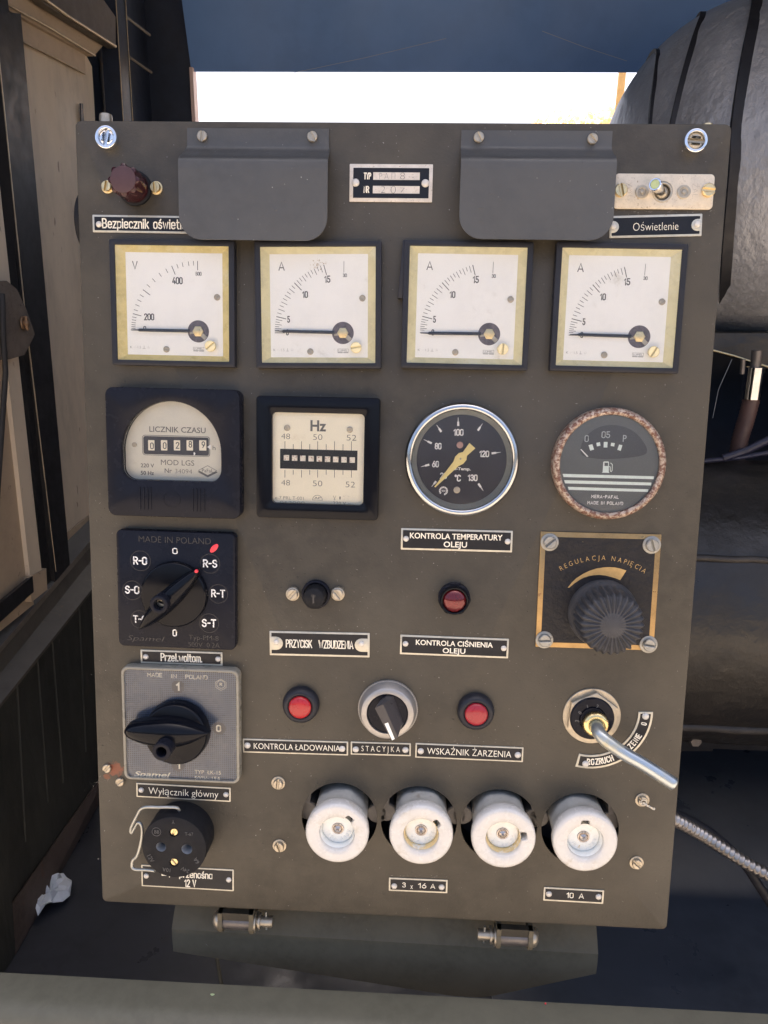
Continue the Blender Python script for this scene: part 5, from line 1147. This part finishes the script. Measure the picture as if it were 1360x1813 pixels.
# bits of dirt on the beam
for k, (px, py, m, n_, lab) in enumerate(((376, 1760, 'green', 'paint_fleck', 'tiny green fleck on the olive foreground beam'), (966, 1776, 'redpaint', 'paint_fleck', 'tiny red fleck on the olive foreground beam'))):
    p = hz(px, py, -62.6); bm = B(); loft(bm, [[p + Vector(((1.7, .7)[k] * math.cos(q) * (1 + .4 * math.sin(3 * q)), (1.0, .8)[k] * math.sin(q), -.9 + dz)) for q in [i * PI / 5 for i in range(10)]] for dz in (0, .5)])
    wmk(n_, bm, m, lab, 'paint fleck')

# ------------------------------------------------------------------ floor
ZF = -300.
bm = B(); box(bm, -900, 1500, -40, 1400, ZF - 20, ZF)
fl = wmk('floor', bm, 'floor', kind='structure')
bm = B(); p = hz(1240, 1400, ZF)
quadbox(bm, [(380, 60, ZF + 2), (1450, 60, ZF + 2), (1450, 1300, ZF + 2), (380, 1300, ZF + 2)], (0, 0, 3)); wmk('floor_plate', bm, 'bluefloor', kind='structure')
# floor seam line left of the bracket
p0 = hz(385, 1700, ZF + .5); bm = B(); tube(bm, [hz(383, 1690, ZF + 1), hz(395, 1760, ZF + 1), hz(400, 1800, ZF + 1)], 2.2, 8); wmk('floor_pipe', bm, 'bracket', 'thin line lying on the dark floor left of the hinge bracket', 'pipe')

# ------------------------------------------------------------------ left flank of the cabinet
def pq(X, pts, d, m, nm, par):
    return wmk(nm, quadbox(B(), [hx(x, y, X) for x, y in pts], (d, 0, 0)), m, parent=par, sharp=20)
# second sliding board flank
bd = wthing('board_panel', 'pale tan speckled board panel behind the left edge of the control panel', 'panel', hx(100, 1000, -286))
bm = B(); pts = [(36, 30), (150, 92), (163, 118), (168, 200), (196, 1000), (100, 1040)]
quadbox(bm, [hx(x, y, -286) for x, y in pts], (-14, 0, 0)); wmk('board', bm, 'board', parent=bd, sharp=20)
pq(-283.0, [(37, 30), (150, 92), (152, 132), (39, 74)], -2, 'tanframe', 'top_rail', bd)
wmk('bead', tube(B(), [hx(39, 73, -281), hx(100, 103, -281), (hx(150, 130, -281))], 1.5, 8), 'brightedge', parent=bd)
pq(-281, [(143, 183), (147, 183), (150, 232), (145, 232)], -2, 'darkpost', 'slot', bd)
pq(-283, [(110, 950), (200, 880), (202, 905), (112, 975)], -2, 'tanframe', 'bottom_rail', bd)
# near dark post with bright edges
ps = wthing('door_post', 'dark vertical steel post standing left of the tan board', 'post', hx(60, 1000, -262))
pq(-262, [(-8, 20), (37, 24), (125, 1010), (98, 1035), (64, 700), (0, 118)], -26, 'darkpost', 'post_face', ps)
pq(-268, [(0, -160), (16, 20), (100, 1035), (78, 1060), (0, 118)], -26, 'darkpost', 'inner_face', ps)
wmk('highlight_edge', tube(B(), [hx(-6, 60, -262), hx(45, 560, -262), hx(99, 1012, -262)], .9, 6), 'brightedge', parent=ps)  # thin light line: the post's edge highlight drawn as a coloured strip
# nearer door
dr = wthing('side_door', 'tan painted side door with a bevelled frame at the far left edge', 'door', hx(20, 1040, -255))
pq(-258, [(-110, -140), (-40, 200), (60, 1070), (-90, 1190)], -10, 'tanframe', 'door_skin', dr)
pq(-252, [(-80, -140), (-50, -130), (75, 1020), (56, 1045), (-14, 410)], -10, 'board', 'door_edge', dr)
pq(-250, [(52, 1022), (82, 1006), (84, 1044), (56, 1066)], -8, 'tanframe', 'foot', dr)
pq(-249, [(-20, 1085), (58, 1020), (60, 1048), (-20, 1120)], -5, 'darkpost', 'bottom_track', dr)
# latch plate
lt = wthing('latch_plate', 'dusty pointed latch plate with a wing nut on the left door edge', 'latch', hx(20, 640, -238))
pq(-240, [(-30, 500), (12, 497), (30, 512), (46, 546), (62, 592), (44, 628), (18, 636), (-30, 640)], -4, 'latch', 'plate', lt)
p = hx(42, 572, -238); T = Matrix.Translation(p) @ Matrix.Rotation(PI / 2, 4, 'Y')
wmk('washer', frame(B(), circ(9, 30), circ(4, 30), 0, 2, .4, .3, T), 'steelbrown', parent=lt)
bm = B(); lathe(bm, [(4.2, 0), (4.0, 5), (2.4, 7), (.01, 7.4)], 18, T); prism(bm, [(-9, -2), (-4, -3), (0, -2), (4, -3), (9, -1), (8, 2), (3, 2.4), (-3, 2.4), (-8, 3)], 3, 6, .6, T); wmk('wing_nut', bm, 'steelbrown', parent=lt)
wmk('pull_rod', tube(B(), [hx(4, 520, -236), hx(6, 600, -236), hx(10, 660, -240), hx(-6, 900, -244)], 3.4, 10), 'darkpost', parent=lt)

# sill rails below the doors
sl_ = wthing('door_sill', 'stepped olive steel sill running below the doors on the left', 'sill', hx(80, 1100, -262))
def rail(nm, m, XA, XB, pa, pb, th):         # a strip between two receding lines
    a0, a1 = [hx(x, y, XA) for x, y in pa]; b0, b1 = [hx(x, y, XB) for x, y in pb]
    wmk(nm, quadbox(B(), [a0, a1, b1, b0], (0, 0, -th)), m, parent=sl_, sharp=20)
rail('upper_track', 'sillgrey', -285, -262, ((-20, 1085), (205, 870)), ((-20, 1168), (205, 905)), 6)
rail('track_lip', 'brightdull', -262, -261, ((-20, 1168), (205, 905)), ((-20, 1176), (205, 913)), 3)
rail('step', 'sill', -266, -262, ((-20, 1172), (205, 908)), ((-20, 1215), (205, 935)), 3)
rail('sill_top', 'sill', -268, -236, ((-20, 1206), (205, 930)), ((-20, 1272), (205, 990)), 5)
# lower wall
lw = wthing('lower_side_wall', 'grimy dark green ribbed wall below the sill, left of the panel', 'wall', hx(60, 1500, -240))
pq(-240, [(-25, 1268), (205, 986), (205, 1345), (26, 1604), (-25, 1640)], -8, 'wallgreen', 'wall_sheet', lw)
for (x0, y0, x1, y1) in ((30, 1205, 45, 1490), (66, 1160, 85, 1420), (92, 1130, 112, 1385), (140, 1070, 152, 1330)):
    wmk('rib', tube(B(), [hx(x0, y0, -239.5), hx(x1, y1, -239.5)], 1.6, 6), 'wallgreen', parent=lw)
wmk('near_post', quadbox(B(), [hx(x, y, -228) for x, y in ((-40, 1290), (1, 1300), (28, 1690), (8, 1720), (-40, 1760))], (-10, 0, 0)), 'wallgreen', parent=lw)
a = [hx(x, y, -236) for x, y in ((22, 1600), (205, 1338))] ; b = [hz(x, y, ZF + 1.5) for x, y in ((205, 1370), (28, 1690))]
wmk('floor_angle', quadbox(B(), [a[0], a[1], b[0], b[1]], (-3, 0, -2)), 'rusty', parent=lw)
# paper scrap
pc = hz(90, 1578, ZF + 14); bm = B(); rings = []; n = 16
for k in range(5):
    rad = [0.5, 12, 21, 27, 30][k]; rings.append([pc + Vector((rad * math.cos(q) * (1 + .25 * math.sin(3 * q + 1) + random.uniform(-.12, .12)) * .8, rad * math.sin(q) * (1.1 + random.uniform(-.2, .2)), random.uniform(-7, 9) * (k > 0))) for q in [2 * PI * i / n for i in range(n)]])
loft(bm, rings, cap1=False); bmesh.ops.solidify(bm, geom=bm.faces[:], thickness=.6); wmk('paper_scrap', bm, 'paper', 'crumpled white scrap of paper on the dark floor at the lower left', 'paper', sharp=15)

# upper rails and dark framing at the top left
ut = wthing('upper_frame', 'dark steel roof rails and uprights above the tan board at the top left', 'frame', hx(200, 215, -262))
def bar(nm, m, pts, r, X): wmk(nm, tube(B(), [hx(x, y, X) for x, y in pts], r, 4), m, parent=ut, sharp=20)
pq(-276, [(-60, -50), (30, -60), (204, 58), (165, 100), (34, 28), (-60, -20)], -10, 'tanframe', 'rail_face', ut)
pq(-258, [(20, -60), (120, -90), (205, 30), (205, 86), (80, 8)], -14, 'railshade', 'upper_rail', ut)
wmk('rail_edge', tube(B(), [hx(30, -38, -256), hx(120, 28, -256), hx(205, 82, -256)], 2.2, 8), 'brightedge', parent=ut)
wmk('lower_edge', tube(B(), [hx(0, 0, -272), hx(90, 50, -272), hx(168, 98, -272)], 1.8, 8), 'brightedge', parent=ut)
for i, (xa, xb, X) in enumerate(((203, 222, -258), )):
    pq(X, [(xa, -60), (xa + 16, -60), (xa + 34, 230), (xa + 16, 230)], -30, 'darkcab', 'upright', ut)
for (x0, x1) in ((203, 219), (220, 236)):
    wmk('upright_edge', tube(B(), [hx(x0, -40, -257), hx(x1, 225, -257)], .9, 6), 'brightedge', parent=ut)
for (x0, y0, x1, y1) in ((222, 28, 265, 62), (228, 100, 268, 128)): wmk('louvre_edge', tube(B(), [hx(x0, y0, -262), hx(x1, y1, -262)], 2.6, 6), 'railshade', parent=ut)
# dark cabinet walls, roof and rear frame
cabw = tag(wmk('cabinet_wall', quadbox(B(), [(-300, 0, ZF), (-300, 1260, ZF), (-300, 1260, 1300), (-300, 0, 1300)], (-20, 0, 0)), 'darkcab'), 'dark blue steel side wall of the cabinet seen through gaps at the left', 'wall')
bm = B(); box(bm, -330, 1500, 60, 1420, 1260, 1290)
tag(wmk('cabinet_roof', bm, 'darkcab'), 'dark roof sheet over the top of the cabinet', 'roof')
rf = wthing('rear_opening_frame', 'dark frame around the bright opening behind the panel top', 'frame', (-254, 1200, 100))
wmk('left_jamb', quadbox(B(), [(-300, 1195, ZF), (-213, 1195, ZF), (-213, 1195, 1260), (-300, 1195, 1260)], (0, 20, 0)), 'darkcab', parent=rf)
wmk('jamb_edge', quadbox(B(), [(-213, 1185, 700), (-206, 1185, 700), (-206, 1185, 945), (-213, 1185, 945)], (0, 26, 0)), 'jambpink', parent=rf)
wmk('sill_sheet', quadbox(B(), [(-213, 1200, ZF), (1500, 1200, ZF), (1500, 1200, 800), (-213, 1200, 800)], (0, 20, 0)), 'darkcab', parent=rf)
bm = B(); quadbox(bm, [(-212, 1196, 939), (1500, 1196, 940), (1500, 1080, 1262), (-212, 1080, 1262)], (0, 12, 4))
wmk('roof_flap', bm, 'flareflap', 'flap tinted with blue lens flare hanging above the bright opening', 'flap')  # flap's blue imitates lens flare, not paint
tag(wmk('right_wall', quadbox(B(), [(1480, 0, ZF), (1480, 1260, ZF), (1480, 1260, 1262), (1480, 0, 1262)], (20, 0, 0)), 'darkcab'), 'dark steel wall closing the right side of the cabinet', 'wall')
# cobweb threads
for (a, b, lab) in (((505, 132), (790, 68), 'long cobweb thread crossing the blue flap'), ((960, 55), (1110, 108), 'faint cobweb thread on the blue flap near the silver drum')):
    wmk('cobweb', tube(B(), [hy(*a, 1150), hy((a[0] + b[0]) / 2, (a[1] + b[1]) / 2 + 2, 1140), hy(*b, 1130)], .45, 5), 'web', lab, 'cobweb')

# ------------------------------------------------------------------ silver drum at the upper right
R0 = 250.; CYc, CZc, XP = 755., 686., 542.
prof = []
for i in range(41):
    s = i / 40; x = XP + 240 * (1 - math.cos(s * PI / 2)) if s < 1 else XP + 240
    tt = (x - XP) / 240; prof.append((x, R0 * (1 - (1 - tt) ** 2.2) ** (1 / 2.2)))
prof += [(XP + 330, R0 + 1), (XP + 332, R0 - 3), (XP + 338, R0 - 3), (XP + 341, R0 + 2), (1300, R0 + 4)]
bm = B(); n = 96
loft(bm, [[Vector((x, CYc + max(r, .01) * math.cos(2 * PI * i / n), CZc + max(r, .01) * math.sin(2 * PI * i / n))) for i in range(n)] for x, r in prof])
bvh = BVHTree.FromBMesh(bm)
sd_ = wthing('silver_drum', 'large dented silver grey insulated drum with black straps at the upper right', 'drum', (800, CYc, CZc - R0))
wmk('shell', bm, 'foil', parent=sd_, sharp=50)
def on(px, py):
    h = bvh.ray_cast(CW, ray(px, py).normalized()); return h[0]
def strap(pts, wd):
    P_ = [on(x, y) for x, y in pts]; P_ = [p for p in P_ if p is not None]
    if len(P_) < 2: return
    P_ = smooth_path(P_, 5)
    def rad(x):
        for (xa, ra), (xb, rb) in zip(prof, prof[1:]):
            if xa <= x <= xb: return ra + (rb - ra) * (x - xa) / max(xb - xa, 1e-6)
        return R0
    def ext(p, q, n_):                           # carry the hoop on round the drum beyond point q
        ta = math.atan2(p.z - CZc, p.y - CYc); tb = math.atan2(q.z - CZc, q.y - CYc); dt = (tb - ta + PI) % (2 * PI) - PI; sg = 1 if dt > 0 else -1
        k = max(-1.2, min(1.2, (q.x - p.x) / (abs(dt) * 250 + 1e-6))); out = []; x = q.x; t_ = tb
        for i in range(n_):
            t_ += sg * .09; x = max(XP + 12, x + k * 22 * (.85 ** i)); r_ = rad(x); out.append(Vector((x, CYc + r_ * math.cos(t_), CZc + r_ * math.sin(t_))))
        return out
    P_ = ext(P_[6], P_[0], 12)[::-1] + P_ + ext(P_[-7], P_[-1], 24); bm = B(); L_ = []
    for i, p in enumerate(P_):
        nrm = Vector((0, p.y - CYc, p.z - CZc)).normalized(); tg = (P_[min(i + 1, len(P_) - 1)] - P_[max(i - 1, 0)]).normalized(); sdv = tg.cross(nrm).normalized() * wd / 2
        L_.append([p + sdv - nrm * 4, p + sdv + nrm * 3, p - sdv + nrm * 3, p - sdv - nrm * 4])
    loft(bm, L_); wmk('strap', bm, 'strapblack', parent=sd_)
strap([(1151, 230), (1155, 180), (1160, 140), (1165, 100), (1172, 65), (1180, 42)], 5.5)
strap([(1190, 225), (1200, 180), (1212, 130), (1226, 80), (1242, 35), (1256, 2)], 7.5)
strap([(1277, 600), (1284, 500), (1291, 400), (1300, 300), (1303, 230), (1312, 160), (1322, 100), (1332, 50), (1340, 5)], 13)
for (px, py) in ((1197, 30),):
    p = on(px, py + 12)
    if p is not None:
        bm = B(); T = Matrix.Translation(p + Vector((-8, -12, 10))) @ Matrix.Rotation(R(30), 4, 'Y') @ Matrix.Scale(.45, 4, (0, 0, 1)) @ Matrix.Scale(.8, 4, (0, 1, 0)); bmesh.ops.create_uvsphere(bm, u_segments=20, v_segments=12, radius=15, matrix=T); wmk('strap_tab', bm, 'board', parent=sd_, sharp=60)
rimp = [on(x, y) for x, y in ((1262, 618), (1300, 626), (1330, 634), (1362, 644))]; rimp = [p for p in rimp if p is not None]
rz_ = [hy(x, y, 560) for x, y in ((1262, 620), (1300, 630), (1330, 640), (1365, 651), (1400, 664))]
wmk('brass_rim', tube(B(), rz_, 1.4, 8), 'brassy', parent=sd_)
bm = B(); quadbox(bm, [hy(1255, 590, 565), hy(1400, 590, 565), hy(1400, 664, 562), hy(1262, 620, 562)], (0, 60, 0)); wmk('lower_band', bm, 'tank', parent=sd_)

# hose with clamp
hs = wthing('hose', 'ribbed brown hose with a shiny clamp between drum and black tank', 'hose', hy(1300, 810, 520))
pts = smooth_path([hy(1332, 700, 520), hy(1322, 740, 520), hy(1310, 780, 520), hy(1302, 830, 520)], 14); rr = [10.5 + .9 * (i % 2) for i in range(len(pts))]
wmk('hose_body', tube(B(), pts, rr, 20), 'hose', parent=hs, sharp=60)
wmk('clamp', tube(B(), [hy(1338, 650, 520), hy(1330, 706, 520)], 12.5, 24), 'rimchrome', parent=hs)
wmk('clamp_screw', tube(B(), [hy(1316, 636, 508), hy(1314, 662, 508)], 3, 12), 'hinge', parent=hs)
wmk('hose_neck', tube(B(), [hy(1341, 620, 520), hy(1337, 655, 520)], 7, 20), 'hinge', parent=hs)
for (pts, r, m, lab) in ((((1200, 822), (1260, 815), (1310, 810), (1380, 798)), 3, 'bluecable', 'thin indigo cable lying along the top of the black tank'), (((1280, 812), (1320, 798), (1350, 784), (1390, 765)), 5, 'bluecable', 'thick indigo cable rising to the right over the black tank')):
    wmk('cable', tube(B(), smooth_path([hy(x, y, 430) for x, y in pts], 6), r, 10), m, lab, 'cable')
wmk('cobweb', tube(B(), [hy(1296, 636, 500), hy(1272, 690, 500), hy(1262, 740, 500)], .35, 5), 'web', 'cobweb strands hanging right of the panel edge below the brass rim', 'cobweb')

# ------------------------------------------------------------------ black tank at the right
tk = wthing('black_tank', 'pitted black horizontal tank at the right, behind the panel', 'tank', (900, 445, -63))
TR, TY, TZ = 190., 445., 127.
bm = B(); n = 120
loft(bm, [[Vector((x, TY + TR * math.cos(2 * PI * i / n), TZ + TR * math.sin(2 * PI * i / n))) for i in range(n)] for x in [430 + 60 * i for i in range(18)]]); wmk('shell', bm, 'tank', parent=tk, sharp=50)
bvt = BVHTree.FromBMesh((lambda b_: (loft(b_, [[Vector((x, TY + TR * math.cos(2 * PI * i / n), TZ + TR * math.sin(2 * PI * i / n))) for i in range(n)] for x in (430, 1450)]), b_)[1])(B()))
def ont(px, py): return bvt.ray_cast(CW, ray(px, py).normalized())[0]
for (x, y, r) in ((1290, 990, 4.0), (1290, 1290, 6)):
    p = ont(x, y)
    wmk('weld_seam', tube(B(), [Vector((430 + 25 * i, p.y + random.uniform(-.6, .6), p.z + random.uniform(-1, 1))) for i in range(42)], r, 10), 'seam', parent=tk, sharp=60)
bm = B(); p = hy(1290, 1322, 330); box(bm, 430, 1450, 330, 420, p.z - 4, p.z + 26); wmk('cradle', bm, 'matte', parent=tk)
p = hy(1229, 1308, 318); T = Matrix.Translation(p) @ Matrix.Rotation(PI / 2, 4, 'X'); wmk('bolt', lathe(B(), [(8, -2), (8, 6), (6.8, 8), (.01, 8)], 6, T), 'hinge', parent=tk)
bm = B(); quadbox(bm, [hy(1205, 1255, 322), hy(1262, 1262, 322), hy(1262, 1330, 322), hy(1205, 1330, 322)], (0, 8, 0)); wmk('end_plate', bm, 'matte', parent=tk)

# ------------------------------------------------------------------ conduit and cable on the blue floor
cp_ = smooth_path([hy(x, y, Y) for x, y, Y in ((1185, 1446, 150), (1215, 1462, 165), (1250, 1482, 180), (1290, 1508, 190), (1330, 1533, 195), (1385, 1562, 200))], 40)
L_ = [0]
for i in range(1, len(cp_)): L_.append(L_[-1] + (cp_[i] - cp_[i - 1]).length)
wmk('conduit', tube(B(), cp_, [5.6 + 1.9 * math.sin(l * 2 * PI / 8.6) for l in L_], 18), 'conduit', 'ribbed steel conduit curving away at the lower right over the blue floor', 'conduit', sharp=80)
wmk('cable', tube(B(), smooth_path([hy(x, y, Y) for x, y, Y in ((1180, 1436, 170), (1230, 1458, 185), (1275, 1488, 200), (1318, 1530, 210), (1345, 1570, 214), (1390, 1640, 218))], 8), 5.5, 14), 'cable', 'smooth black cable beside the ribbed conduit at the lower right', 'cable', sharp=80)

# ------------------------------------------------------------------ outside: ground, a post and an autumn bush seen through the opening
bm = B(); quadbox(bm, [(-60000, -60000, -1100), (60000, -60000, -1100), (60000, 60000, -1100), (-60000, 60000, -1100)], (0, 0, -50)); wmk('ground', bm, 'ground', kind='structure')
a = hy(1084, 60, 6000); b = hy(1086, 300, 6000)
t = wthing('wooden_post', 'sunlit wooden post standing outside beyond the bright opening', 'post', (b.x, 6000, -1100))
wmk('shaft', tube(B(), [(b.x, 6000, -1100), (b.x, 6000, 1500), (b.x + 3, 6000, a.z + 600)], [32, 30, 26], 12), 'trunk', parent=t)
bu = wthing('autumn_bush', 'orange autumn bush outside at the right end of the bright opening', 'bush', (hy(1050, 215, 7000).x, 7000, -1100))
g0 = hy(985, 208, 7000); g1 = hy(1130, 196, 7000)
bm = B()
for i in range(5200):
    x = random.uniform(g0.x - 200, g1.x + 900); u = (x - g0.x) / (g1.x - g0.x); zt = g0.z + (g1.z - g0.z) * u - 30 + 18 * math.sin(x * .011) + 10 * math.sin(x * .031)
    z = zt - abs(random.gauss(0, 1)) ** 1.3 * 260; y = 7000 + random.uniform(-500, 500)
    if z < -1000: continue
    c_ = Vector((x, y, z)); d1 = Vector((random.gauss(0, 1), random.gauss(0, 1), random.gauss(0, 1))).normalized() * 34; d2 = d1.cross(Vector((random.gauss(0, 1), random.gauss(0, 1), random.gauss(0, 1)))).normalized() * 24
    bm.faces.new([bm.verts.new(c_ + d1), bm.verts.new(c_ + d2), bm.verts.new(c_ - d1), bm.verts.new(c_ - d2)])
off = Vector(bu.location) * 1000
me = bpy.data.meshes.new('leaves')
for v in bm.verts: v.co = (v.co - off) * .001
bm.to_mesh(me); bm.free(); me.materials.append(M['autumn']); o = bpy.data.objects.new('leaves', me); COL.objects.link(o); o.parent = bu; o['kind'] = 'stuff'
bm = B()
for k in range(5): x = g0.x + (g1.x - g0.x) * k / 4; tube(bm, [(x, 7000, -1100), (x + 60, 7000, 0), (x + 20, 7020, 900)], [45, 30, 12], 8)
wmk('stems', bm, 'trunk', parent=bu)
